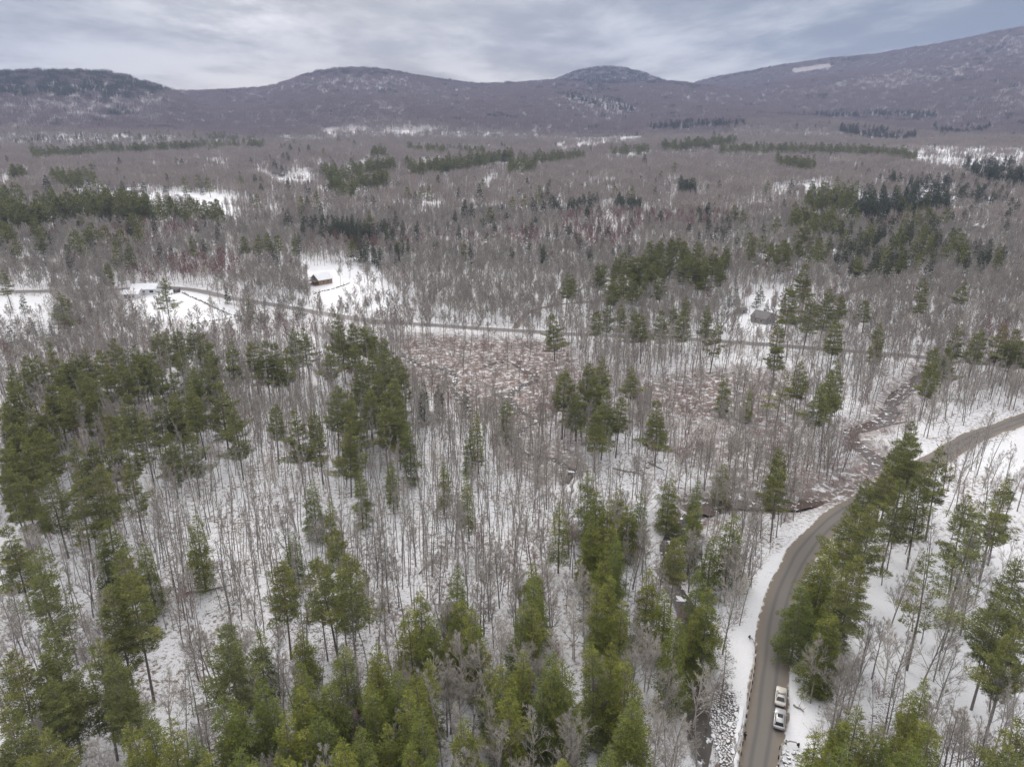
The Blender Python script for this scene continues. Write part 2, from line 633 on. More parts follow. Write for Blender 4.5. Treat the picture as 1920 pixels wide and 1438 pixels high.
azf = np.concatenate([np.linspace(-75, -46, 30)[:-1], np.linspace(-46, 46, 330), np.linspace(46, 75, 30)[1:]]) * pi / 180
rl = np.concatenate([np.linspace(5, 60, 8)[:-1], 60 * (2300 / 60) ** np.linspace(0, 1, 430)])
GX, GY = polar(rl, azf)
GZ = ground_h(GX, GY)
gpx, gpy, gpz = project(np.stack([GX, GY, GZ], -1))
WET = [
    ([(738, 628), (860, 628), (1060, 640), (1110, 690), (1060, 770), (1010, 800), (900, 790), (800, 740), (740, 700)], 1.0),
    ([(1180, 720), (1300, 690), (1480, 690), (1520, 760), (1500, 850), (1330, 890), (1230, 840)], 0.75),
    ([(930, 780), (1060, 780), (1110, 880), (1020, 920), (930, 860)], 0.6),
    ([(1050, 690), (1200, 690), (1260, 800), (1130, 800)], 0.45),
    ([(1330, 870), (1560, 850), (1640, 880), (1560, 930), (1330, 940)], 0.7),
    ([(440, 585), (560, 590), (720, 630), (560, 630), (440, 615)], 0.25),
]
CLEAN = [
    [(-100, 560), (90, 556), (90, 592), (-100, 605)],
    [(300, 545), (345, 543), (400, 560), (460, 592), (365, 606), (318, 600), (200, 590), (190, 560)],
    [(1620, 1060), (1780, 1010), (1920, 1010), (1920, 1380), (1590, 1330)],
    [(1800, 870), (1930, 800), (1930, 910)],
    [(1370, 1200), (1430, 1060), (1540, 970), (1500, 1010), (1420, 1200), (1385, 1440), (1360, 1440)],
    [(1460, 1260), (1530, 1270), (1530, 1440), (1450, 1440)],
    [(560, 490), (700, 500), (760, 580), (620, 580)],
    [(1340, 620), (1370, 570), (1490, 530), (1500, 600), (1440, 620)],
    [(100, 392), (110, 376), (270, 360), (430, 362), (445, 402), (330, 405)],
    [(1640, 284), (1700, 276), (1930, 280), (1930, 312), (1830, 326), (1750, 310)],
]
MAR = np.zeros(GX.shape)
for poly, v in WET:
    MAR = np.maximum(MAR, v * in_poly(gpx, gpy, poly))
nr_ = np.hypot(GX, GY) < 420
MAR[nr_] = np.maximum(MAR[nr_], .85 * (1 - sstep(seg_dist(GX[nr_], GY[nr_], SUBS['STREAM']), 4.0, 9.0)) * (GY[nr_] > 160))
MAR *= .88 + .6 * vnoise(GX, GY, 24, 2)
MAR = np.clip(MAR, 0, 1)
for _ in range(9):
    Q = np.pad(MAR, 1, mode='edge')
    MAR = (Q[1:-1, 1:-1] * 2 + Q[:-2, 1:-1] + Q[2:, 1:-1] + Q[1:-1, :-2] + Q[1:-1, 2:]) / 6
LIT = np.full(GX.shape, 1.0)
RIP = [(1332, 1278), (1352, 1284), (1374, 1296), (1385, 1330), (1381, 1365), (1374, 1400), (1373, 1445), (1340, 1445), (1340, 1380), (1330, 1320)]
for poly in CLEAN:
    LIT = np.where(in_poly(gpx, gpy, poly), 0.25, LIT)
LIT = np.where(in_poly(gpx, gpy, RIP), 2.2, LIT)
Q = np.pad(LIT, 1, mode='edge')
LIT = (Q[1:-1, 1:-1] * 2 + Q[:-2, 1:-1] + Q[2:, 1:-1] + Q[1:-1, :-2] + Q[1:-1, 2:]) / 6
g = link('ground', grid_mesh('ground', GX, GY, GZ, [M['ground']], {'litter': LIT, 'marsh': MAR}))
tag(g, kind='structure')
rh = np.linspace(2300, 6100, 140)
azh = np.linspace(-52, 52, 360) * pi / 180
HX, HY = polar(rh, azh)
HZ = hill_h(HX, HY)
tag(link('hills', grid_mesh('hills', HX, HY, HZ, [M['hills']])), kind='structure')


def ribbon(name, line, half, m, lift, n=7, jag=0.0, level=None, kind='structure'):
    line = np.asarray(line)
    d = np.gradient(line, axis=0)
    d /= np.linalg.norm(d, axis=1)[:, None] + 1e-9
    nrm = np.stack([d[:, 1], -d[:, 0]], -1)
    us = np.linspace(-1, 1, n)
    hw = np.full(len(line), half, float)
    L = hw + (vnoise(line[:, 0], line[:, 1], 6, 1) - .5) * jag * 2
    Rr = hw + (vnoise(line[:, 0] + 50, line[:, 1], 6, 2) - .5) * jag * 2
    X = np.stack([line[:, 0] + nrm[:, 0] * u * np.where(u < 0, L, Rr) for u in us], -1)
    Y = np.stack([line[:, 1] + nrm[:, 1] * u * np.where(u < 0, L, Rr) for u in us], -1)
    if level is None:
        Z = ground_h(X, Y) + lift
    else:
        zc = hill_h(line[:, 0], line[:, 1]) + np.asarray(level)
        Z = np.repeat(zc[:, None], n, 1)
    U = np.repeat(us[None, :], len(line), 0) * 1.08
    o = link(name, grid_mesh(name, X, Y, Z, [m], {'across': U}))
    return tag(o, kind=kind)


ribbon('road', ROAD, 3.4, M['road'], 0.10, n=13, jag=0.5)
ribbon('cross_road', MIDROAD, 3.3, M['asphalt'], 0.16, jag=0.3)
ribbon('driveway', DRIVE, 1.8, M['dirt'], 0.12, jag=0.4)
ribbon('track', TRACK, 2.2, M['dirt'], 0.2, jag=0.5)
lv = np.where(STREAM[:, 1] < 175, -1.75, -0.75)
lv = np.convolve(np.pad(lv, 4, mode='edge'), np.ones(9) / 9, 'valid')
UPP = STREAM[:, 1] > 168
ribbon('creek_water', STREAM[UPP], 3.6, M['water'], 0, level=lv[UPP], jag=2.2)
LOW = STREAM[:, 1] < 172
ribbon('lower_creek_water', STREAM[LOW], 1.8, M['dark_water'], 0, level=lv[LOW] + .01, jag=1.2)
ribbon('brook_water', BROOK, 1.35, M['ice'], 0, level=-0.34, jag=1.0)
ribbon('marsh_water', BROOK2, 1.5, M['ice'], 0, level=-0.40, jag=1.1)


# ------------------------------------------------------------------ trees: meshes
def frames(d):
    """two unit vectors across each row of d"""
    ref = np.where(np.abs(d[:, 2:3]) < .9, np.array([[0, 0, 1.]]), np.array([[1., 0, 0]]))
    a = np.cross(d, ref)
    a /= np.linalg.norm(a, axis=1)[:, None] + 1e-9
    return a, np.cross(d, a)


def seg_tris(P0, P1, R0, R1, k):
    """k sided tapered tubes for arrays of segments; k == 2 is a flat strip"""
    P0, P1 = np.asarray(P0, float), np.asarray(P1, float)
    R0, R1 = np.asarray(R0, float)[:, None], np.asarray(R1, float)[:, None]
    d = P1 - P0
    d /= np.linalg.norm(d, axis=1)[:, None] + 1e-9
    a, b = frames(d)
    T = []
    if k == 2:
        th = NR.random(len(P0))[:, None] * pi
        s = a * np.cos(th) + b * np.sin(th)
        T.append(np.stack([P0 - s * R0, P0 + s * R0, P1 + s * R1], 1))
        T.append(np.stack([P0 - s * R0, P1 + s * R1, P1 - s * R1], 1))
    elif k == 1:
        th = NR.random(len(P0))[:, None] * pi
        s = a * np.cos(th) + b * np.sin(th)
        T.append(np.stack([P0 - s * R0, P0 + s * R0, P1], 1))
    else:
        for i in range(k):
            t0, t1 = 2 * pi * i / k, 2 * pi * (i + 1) / k
            s0, s1 = a * cos(t0) + b * sin(t0), a * cos(t1) + b * sin(t1)
            T.append(np.stack([P0 + s0 * R0, P0 + s1 * R0, P1 + s1 * R1], 1))
            T.append(np.stack([P0 + s0 * R0, P1 + s1 * R1, P1 + s0 * R1], 1))
    return np.concatenate(T, 0)


def rot_about(d, ang_up, az):
    """direction leaving d at ang_up, turned az round it"""
    a, b = frames(np.array([d]))
    s = a[0] * cos(az) + b[0] * sin(az)
    v = np.array(d) * cos(ang_up) + s * sin(ang_up)
    return v / np.linalg.norm(v)


def bare_tree(seed, H, r0, first, nl, spread, n2, n3, tw, up=0.35, fork=False, wid=1.0, n4=0, lim=.5):
    """trunk triangles, twig triangles, twig tone"""
    R_ = random.Random(seed)
    trunk, twig = [], []

    def line(p, d, L, r, seg, wob, lift):
        pts = [np.array(p, float)]
        dd = np.array(d, float)
        for i in range(seg):
            dd = dd + np.array([R_.uniform(-1, 1), R_.uniform(-1, 1), R_.uniform(-.5, .5)]) * wob + np.array([0, 0, lift])
            dd /= np.linalg.norm(dd)
            pts.append(pts[-1] + dd * L / seg)
        rr = [r * (1 - 0.82 * i / seg) for i in range(seg + 1)]
        return pts, rr

    tp, tr = line((0, 0, -0.4), (R_.uniform(-.06, .06), R_.uniform(-.06, .06), 1), H, r0, 8, 0.05, 0.03)
    for i in range(8):
        trunk.append((tp[i], tp[i + 1], tr[i], tr[i + 1], 5 if i < 4 else 4))

    def at(pts, rr, f):
        x = f * (len(pts) - 1)
        i = min(int(x), len(pts) - 2)
        u = x - i
        d = pts[i + 1] - pts[i]
        return pts[i] * (1 - u) + pts[i + 1] * u, d / np.linalg.norm(d), rr[i] * (1 - u) + rr[i + 1] * u

    for k in range(nl):
        f = first + (0.98 - first) * ((k + R_.random()) / nl)
        p, d, r = at(tp, tr, f)
        L = H * spread * (1.12 - f) * R_.uniform(.7, 1.25)
        dr = rot_about(d, R_.uniform(.55, .95), R_.uniform(0, 2 * pi))
        bp, br = line(p, dr, L, max(r * lim, .022), 4, 0.16, up * .45)
        for i in range(4):
            trunk.append((bp[i], bp[i + 1], br[i], br[i + 1], 3))
        for q in range(n2):
            f2 = R_.uniform(.2, 1.0)
            p2, d2, r2 = at(bp, br, f2)
            L2 = L * (1.05 - f2 * .6) * R_.uniform(.3, .55)
            cp, cr = line(p2, rot_about(d2, R_.uniform(.4, .9), R_.uniform(0, 2 * pi)), L2, max(r2 * .55, .014) * wid, 2, 0.18, up * .3)
            for i in range(2):
                twig.append((cp[i], cp[i + 1], cr[i], cr[i + 1], 2))
            for w in range(n3):
                f3 = R_.uniform(.15, 1.0)
                p3, d3, r3 = at(cp, cr, f3)
                L3 = L2 * R_.uniform(.35, .7) + .15
                d3 = rot_about(d3, R_.uniform(.3, .8), R_.uniform(0, 2 * pi))
                d3 = d3 + np.array([0, 0, up * .5])
                d3 /= np.linalg.norm(d3)
                e = p3 + d3 * L3
                twig.append((p3, e, tw, tw * .3, 1))
                for z in range(n4):
                    g = p3 + (e - p3) * R_.uniform(.3, .9)
                    d4 = rot_about(d3, R_.uniform(.4, .9), R_.uniform(0, 2 * pi))
                    twig.append((g, g + d4 * L3 * R_.uniform(.35, .6), tw * .8, 0, 1))

    def tris(lst):
        o, v = [], []
        for k in (1, 2, 3, 4, 5):
            s = [x for x in lst if x[4] == k]
            if s:
                T = seg_tris([x[0] for x in s], [x[1] for x in s], [x[2] for x in s], [x[3] for x in s], k)
                o.append(T)
        return np.concatenate(o, 0)
    a = tris(trunk)
    b = tris(twig) if twig else np.zeros((0, 3, 3))
    return a, b, NR.random(len(b))


def needles(P, D, V, m, ln, wd, flat=0.55, upb=0.2, fan=0.9):
    """m thin blades at every tuft"""
    n = len(P)
    P = np.repeat(P, m, 0)
    D = np.repeat(D, m, 0)
    V = np.repeat(V, m, 0) * .75 + NR.random(n * m) * .25
    r = NR.normal(size=(n * m, 3)) * np.array([1, 1, flat]) * fan
    d = D * 0.8 + r * .75 + np.array([0, 0, upb])
    d /= np.linalg.norm(d, axis=1)[:, None] + 1e-9
    L = ln * NR.uniform(.6, 1.25, n * m)[:, None]
    off = NR.normal(size=(n * m, 3)) * ln * .22
    s = NR.normal(size=(n * m, 3)) * np.array([1, 1, .45])
    s = s - d * np.sum(s * d, 1)[:, None]
    s /= np.linalg.norm(s, axis=1)[:, None] + 1e-9
    w = wd * NR.uniform(.6, 1.3, n * m)[:, None]
    a = P + off
    return np.stack([a - s * w * .5 + d * L * .25, a + s * w * .5 + d * L * .25, a + d * L], 1), V


def conifer(seed, H, cb, R, gap, nb, prof, droop, tips, tuft_step, m, ln, wd, r0, skip=0.08, irr=0.3, side=0.42, upb=0.2, flat=0.5, deadlow=0, stem=True):
    R_ = random.Random(seed)
    trunk = []
    lean = np.array([R_.uniform(-.03, .03), R_.uniform(-.03, .03)])
    bend = np.array([R_.uniform(-.02, .02), R_.uniform(-.02, .02)])

    def axis(z):
        t = z / H
        return np.array([lean[0] * z + bend[0] * z * sin(t * 4), lean[1] * z + bend[1] * z * sin(t * 5), z])

    zs = np.linspace(-.4, H, 10)
    for i in range(9):
        ra, rb = r0 * (1 - max(zs[i], 0) / H) + .02, r0 * (1 - zs[i + 1] / H) + .02
        trunk.append((axis(zs[i]), axis(zs[i + 1]), ra, rb, 5))
    P, D, V = [], [], []
    z = cb * H
    lob = [R_.uniform(1 - irr, 1 + irr) for _ in range(7)]
    ph = R_.uniform(0, 6.28)
    while z < H * .985:
        t = (z - cb * H) / (H * (1 - cb))
        n = max(3, int(nb * (1 - .45 * t) + R_.uniform(-.5, .9)))
        ph += R_.uniform(.4, 1.2)
        level = R_.uniform(1 - irr * .7, 1 + irr * .5)
        for k in range(n):
            if R_.random() < skip:
                continue
            az = ph + 2 * pi * k / n + R_.uniform(-.3, .3)
            L = R * prof(t) * level * R_.uniform(1 - irr, 1 + irr) * lob[int(az / 0.9) % 7] + .25
            el = droop(t) + R_.uniform(-.12, .12)
            p0 = axis(z + R_.uniform(-.15, .15))
            hd = np.array([cos(az), sin(az), 0])
            nn = max(2, int(L / tuft_step))
            pp = p0
            bv = R_.random()
            pts = [p0]
            for i in range(nn):
                s = (i + 1) / nn
                e = el + tips * s * s
                pp = pp + (hd * cos(e) + np.array([0, 0, sin(e)])) * L / nn
                pts.append(pp)
                dcur = hd * cos(e) + np.array([0, 0, sin(e)])
                if s > .28 or L < 1.0:
                    P.append(pp); D.append(dcur); V.append(bv * .6 + R_.random() * .4)
                if s > .2 and L > .9:
                    sl_ = side * L * (1.1 - s) + .3
                    for sg in (-1, 1):
                        sd = np.array([cos(az + sg * 1.0), sin(az + sg * 1.0), sin(e) * .6])
                        ns = max(1, int(sl_ / tuft_step))
                        for q in range(ns):
                            P.append(pp + sd * sl_ * (q + 1) / ns + np.array([0, 0, R_.uniform(-.1, .05)]))
                            D.append(sd); V.append(bv * .6 + R_.random() * .4)
            if L > 0.8:
                trunk.append((p0, pts[len(pts) // 2], .045, .035, 2))
                trunk.append((pts[len(pts) // 2], pts[-1], .035, .015, 2))
        z += gap * R_.uniform(.7, 1.3) * (1 - .35 * t)
    P.append(axis(H)); D.append(np.array([0, 0, 1.])); V.append(.9)
    for i in range(deadlow):
        zz_ = R_.uniform(.25, 1) * cb * H
        az = R_.uniform(0, 6.28)
        d = np.array([cos(az), sin(az), R_.uniform(-.2, .15)])
        trunk.append((axis(zz_), axis(zz_) + d * R_.uniform(.8, 2.4), .035, .01, 1))
    o = []
    for k in (1, 2, 5):
        s = [x for x in trunk if x[4] == k]
        if s:
            o.append(seg_tris([x[0] for x in s], [x[1] for x in s], [x[2] for x in s], [x[3] for x in s], k))
    T, v = needles(np.array(P), np.array(D), np.array(V), m, ln, wd, flat, upb)
    return np.concatenate(o, 0), T, v


pine_prof = lambda t: (0.55 + 3.2 * min(t, .14)) * max(1 - max(t - .12, 0) / .90, .03) ** .9
hem_prof = lambda t: (1 - t) ** .80 * (0.82 + .6 * min(t, .3))
spr_prof = lambda t: (1 - t) ** .9

PROTO = {}     # kind -> list of (trunk mesh, crown mesh, joined mesh)


def add_proto(kind, data, tm, cm, nt_, nc_):
    a, b, v = data
    t = tri_mesh(nt_, a, [M[tm]])
    c = tri_mesh(nc_, b, [M[cm]], v)
    j = tri_mesh(kind, np.concatenate([a, b], 0), [M[tm], M[cm]], np.concatenate([np.full(len(a), .5), v]), np.concatenate([np.zeros(len(a)), np.ones(len(b))]))
    PROTO.setdefault(kind, []).append((t, c, j))


def conical(kind, sd, tm, cm, **kw):
    add_proto(kind, conifer(sd, **kw), tm, cm, 'trunk', 'crown')


for i in range(6):
    rr = random.Random(100 + i)
    conical('pine_tree', 200 + i, 'pine_bark', 'pine_leaf', H=24, cb=[.30, .40, .26, .46, .34, .42][i], R=[4.0, 3.4, 4.6, 3.6, 4.2, 3.2][i], gap=1.15, nb=5.6, prof=pine_prof,
            droop=lambda t: -.10 + .55 * t * t, tips=.30, tuft_step=.52, m=13, ln=.68, wd=.15, r0=.27, skip=.15, irr=.42, deadlow=14, flat=.20, upb=.12)
for i in range(3):     # thin crowned old pines
    conical('open_pine', 230 + i, 'pine_bark', 'pine_leaf', H=25, cb=[.30, .22, .38][i], R=[4.6, 4.0, 4.4][i], gap=1.15, nb=4.0, prof=pine_prof,
            droop=lambda t: -.16 + .5 * t * t, tips=.28, tuft_step=.6, m=10, ln=.64, wd=.15, r0=.28, skip=.22, irr=.5, side=.3, deadlow=24)
for i in range(6):
    conical('hemlock_tree', 260 + i, 'pine_bark', 'hem_leaf', H=18, cb=[.10, .06, .14, .08, .12, .16][i], R=[3.0, 2.6, 3.4, 2.8, 3.2, 2.4][i], gap=.92, nb=8.5, prof=hem_prof,
            droop=lambda t: .08 + .45 * t, tips=-.55, tuft_step=.45, m=9, ln=.55, wd=.11, r0=.24, skip=.22, irr=.46, side=.46, upb=-.02, flat=.34)
for i in range(4):
    conical('spruce_tree', 290 + i, 'pine_bark', 'spruce_leaf', H=15, cb=[.08, .14, .2, .1][i], R=[2.3, 2.0, 2.5, 1.9][i], gap=.55, nb=6, prof=spr_prof,
            droop=lambda t: -.25 + .6 * t, tips=.1, tuft_step=.5, m=6, ln=.5, wd=.16, r0=.17, skip=.15, irr=.3, side=.34, upb=.03)
for i in range(3):
    conical('dead_spruce', 310 + i, 'bark', 'dead_leaf', H=15, cb=[.15, .2, .1][i], R=[2.2, 1.9, 2.4][i], gap=.7, nb=4.5, prof=spr_prof,
            droop=lambda t: -.3 + .5 * t, tips=.1, tuft_step=.6, m=4, ln=.45, wd=.08, r0=.16, skip=.3, irr=.4, side=.3, upb=.0)
# low detail conifers for far woods
for i in range(3):
    conical('far_pine', 330 + i, 'pine_bark', 'pine_leaf', H=22, cb=[.3, .4, .22][i], R=[4.2, 3.8, 4.4][i], gap=1.5, nb=4.6, prof=pine_prof,
            droop=lambda t: -.08 + .5 * t * t, tips=.25, tuft_step=1.15, m=4, ln=1.15, wd=.55, r0=.28, skip=.12, irr=.35)
    conical('far_spruce', 340 + i, 'pine_bark', 'spruce_leaf', H=15, cb=[.08, .15, .1][i], R=[2.4, 2.1, 2.7][i], gap=1.1, nb=5, prof=spr_prof,
            droop=lambda t: -.2 + .5 * t, tips=.1, tuft_step=.9, m=4, ln=.95, wd=.42, r0=.17, skip=.1, irr=.3, upb=.03)

for i in range(5):    # slender forest poles
    add_proto('slender_tree', bare_tree(400 + i, 17, .115, [.40, .52, .45, .56, .36][i], 14, .21, 5, 6, .019, up=.65), 'pole_bark', 'twig', 'trunk', 'crown')
for i in range(4):    # spreading hardwoods
    add_proto('bare_tree', bare_tree(420 + i, 17, .19, [.24, .3, .2, .34][i], 17, .44, 10, 8, .022, up=.42, n4=1, wid=1.3), 'bark', 'twig', 'trunk', 'crown')
for i in range(4):    # pale barked
    add_proto('birch_tree', bare_tree(440 + i, 16, .18, [.26, .2, .32, .24][i], 14, .46, 8, 7, .024, up=.40, wid=2.2, n4=1, lim=.75), 'pale_bark', 'pale_twig', 'trunk', 'crown')
for i in range(2):
    add_proto('red_tree', bare_tree(450 + i, 15, .15, .28, 14, .36, 7, 7, .02, up=.5, n4=1), 'bark', 'red_twig', 'trunk', 'crown')
# middle distance trees
for i in range(5):
    add_proto('mid_bare', bare_tree(460 + i, 17, .15, [.30, .36, .26, .40, .33][i], 18, .48, 8, 8, .060, up=.45, wid=2.0), 'bark', 'twig', 'trunk', 'crown')
add_proto('mid_pale', bare_tree(470, 17, .17, .3, 14, .42, 6, 7, .055, up=.45, wid=2.4), 'pale_bark', 'pale_twig', 'trunk', 'crown')
add_proto('mid_red', bare_tree(471, 15, .15, .3, 16, .42, 7, 7, .062, up=.5, wid=2.0), 'bark', 'red_twig', 'trunk', 'crown')
add_proto('mid_slender', bare_tree(472, 16, .11, .38, 13, .30, 6, 7, .048, up=.6, wid=1.5), 'bark', 'twig', 'trunk', 'crown')
add_proto('mid_slender', bare_tree(473, 17, .11, .42, 13, .30, 6, 7, .048, up=.6, wid=1.5), 'bark', 'twig', 'trunk', 'crown')


def shrub(seed, tm, n=16, H=2.6):
    R_ = random.Random(seed)
    P0, P1, r = [], [], []
    for k in range(n):
        b = np.array([R_.gauss(0, .45), R_.gauss(0, .45), -.1])
        d = np.array([R_.gauss(0, .45), R_.gauss(0, .45), 1.0])
        d /= np.linalg.norm(d)
        L = H * R_.uniform(.5, 1.1)
        e = b + d * L
        P0.append(b); P1.append(e); r.append(.03)
        for q in range(9):
            f = R_.uniform(.25, 1)
            p = b + d * L * f
            dd = d + np.array([R_.gauss(0, .6), R_.gauss(0, .6), .2])
            dd /= np.linalg.norm(dd)
            P0.append(p); P1.append(p + dd * L * R_.uniform(.2, .45)); r.append(.022)
    T = seg_tris(P0, P1, r, np.array(r) * .2, 1)
    return tri_mesh('shrub', T, [M[tm]], NR.random(len(T)))


SHRUBS = [shrub(1, 'red_twig'), shrub(2, 'twig'), shrub(3, 'red_twig', 22, 3.4), shrub(4, 'twig', 12, 2.0), shrub(5, 'far_twig', 20, 3.0)]


def far_patch(seed, size, dens, tall, fine, tm='far_twig', full=1.0):
    """a patch of far hardwoods: many small crowns with trunks"""
    R_ = random.Random(seed)
    P0, P1, r0, r1 = [], [], [], []
    Q0, Q1, s0 = [], [], []
    n = int(size * size * dens)
    for k in range(n):
        x, y = R_.uniform(-size / 2, size / 2) * 1.1, R_.uniform(-size / 2, size / 2) * 1.1
        h = tall * R_.uniform(.65, 1.15)
        cw = h * R_.uniform(.13, .24)
        P0.append((x, y, -3)); P1.append((x + R_.uniform(-.4, .4), y, h * .8)); r0.append(.16 * fine); r1.append(.08 * fine)
        for q in range(int(46 / fine * full)):
            f = R_.uniform(.42, .95)
            w = cw * (1.25 - f * .75) * R_.uniform(.4, 1.0)
            a = R_.uniform(0, 6.28)
            b = np.array((x, y, h * f * .92))
            e = b + np.array((cos(a) * w, sin(a) * w, w * R_.uniform(.5, 1.5)))
            Q0.append(b + (e - b) * .1); Q1.append(e); s0.append(.085 * fine)
    A = seg_tris(P0, P1, r0, r1, 2)
    B = seg_tris(Q0, Q1, s0, np.array(s0) * .3, 2)
    return tri_mesh('far_patch', np.concatenate([A, B]), [M['bark'], M[tm]], np.concatenate([np.full(len(A), .3), NR.random(len(B))]),
                    np.concatenate([np.zeros(len(A)), np.ones(len(B))]))


PATCH = [far_patch(500 + i, 22, .075, 16, 1.0) for i in range(6)]
HPATCH = [far_patch(520 + i, 30, .080, 14, 1.6, 'hill_twig') for i in range(5)]
TPATCH = [far_patch(530 + i, 30, .050, 12, 1.6, 'hill_twig', .6) for i in range(3)]


def con_patch(seed, size, n, kind):
    R_ = random.Random(seed)
    src = [np.array([v.co for v in PROTO[kind][k][2].vertices]).reshape(-1, 3, 3) for k in range(3)]
    mi = [np.array([p.material_index for p in PROTO[kind][k][2].polygons]) for k in range(3)]
    T, I = [], []
    for k in range(n):
        w = R_.randrange(3)
        a = R_.uniform(0, 6.28)
        s = R_.uniform(.65, 1.1)
        m3 = np.array([[cos(a), -sin(a), 0], [sin(a), cos(a), 0], [0, 0, 1]]) * s
        sel = NR.random(len(src[w])) < .55
        T.append(src[w][sel] @ m3.T + np.array([R_.uniform(-size / 2, size / 2), R_.uniform(-size / 2, size / 2), 0]))
        I.append(mi[w][sel])
    T = np.concatenate(T)
    return tri_mesh('conifer_patch', T, [M['pine_bark'], M['spruce_leaf']], NR.random(len(T)), np.concatenate(I))


CPATCH = [con_patch(540 + i, 32, 22, 'far_spruce') for i in range(3)]


# ------------------------------------------------------------------ scatter as one object of stuff
def scatter(name, meshes, pts, idx, rotz, scl, label=None, tilt=False, lean=.04):
    me = bpy.data.meshes.new(name)
    me.vertices.add(len(pts))
    me.vertices.foreach_set('co', np.asarray(pts, np.float32).ravel())
    a = me.attributes.new('pick', 'INT', 'POINT')
    a.data.foreach_set('value', np.asarray(idx, np.int32))
    rot = np.zeros((len(pts), 3), np.float32)
    rot[:, 2] = rotz
    rot[:, :2] = NR.normal(size=(len(pts), 2)) * lean
    if tilt:      # patches lie along the slope
        X_, Y_ = np.asarray(pts)[:, 0], np.asarray(pts)[:, 1]
        gx_ = (hill_h(X_ + 12, Y_) - hill_h(X_ - 12, Y_)) / 24
        gy_ = (hill_h(X_, Y_ + 12) - hill_h(X_, Y_ - 12)) / 24
        nn = np.stack([-gx_, -gy_, np.ones(len(X_))], -1)
        nn /= np.linalg.norm(nn, axis=1)[:, None]
        c_, s_ = np.cos(rotz), np.sin(rotz)
        nx, ny = nn[:, 0] * c_ + nn[:, 1] * s_, -nn[:, 0] * s_ + nn[:, 1] * c_
        rot[:, 0] = -np.arcsin(ny)
        rot[:, 1] = np.arctan2(nx, nn[:, 2])
    a = me.attributes.new('turn', 'FLOAT_VECTOR', 'POINT')
    a.data.foreach_set('vector', rot.ravel())
    a = me.attributes.new('size', 'FLOAT_VECTOR', 'POINT')
    a.data.foreach_set('vector', np.asarray(scl, np.float32).ravel())
    o = link(name, me)
    c = bpy.data.collections.new(name + '_sources')
    for k, m in enumerate(meshes):
        so_ = bpy.data.objects.new(f'{name}_source_{k:02d}', m)
        c.objects.link(so_)
    ng = bpy.data.node_groups.new(name, 'GeometryNodeTree')
    ng.interface.new_socket('Geometry', in_out='INPUT', socket_type='NodeSocketGeometry')
    ng.interface.new_socket('Geometry', in_out='OUTPUT', socket_type='NodeSocketGeometry')
    gi = ng.nodes.new('NodeGroupInput')
    go = ng.nodes.new('NodeGroupOutput')
    ci = ng.nodes.new('GeometryNodeCollectionInfo')
    ci.inputs['Collection'].default_value = c
    ci.inputs['Separate Children'].default_value = True
    ci.inputs['Reset Children'].default_value = True
    ip = ng.nodes.new('GeometryNodeInstanceOnPoints')
    ip.inputs['Pick Instance'].default_value = True

    def na(n, ty):
        x = ng.nodes.new('GeometryNodeInputNamedAttribute')
        x.data_type = ty
        x.inputs['Name'].default_value = n
        return x.outputs['Attribute']
    L = ng.links.new
    L(gi.outputs[0], ip.inputs['Points'])
    L(ci.outputs[0], ip.inputs['Instance'])
    L(na('pick', 'INT'), ip.inputs['Instance Index'])
    er = ng.nodes.new('FunctionNodeEulerToRotation')
    L(na('turn', 'FLOAT_VECTOR'), er.inputs[0])
    L(er.outputs[0], ip.inputs['Rotation'])
    L(na('size', 'FLOAT_VECTOR'), ip.inputs['Scale'])
    L(ip.outputs[0], go.inputs[0])
    md = o.modifiers.new('scatter', 'NODES')
    md.node_group = ng
    return tag(o, label, None, None, 'stuff')

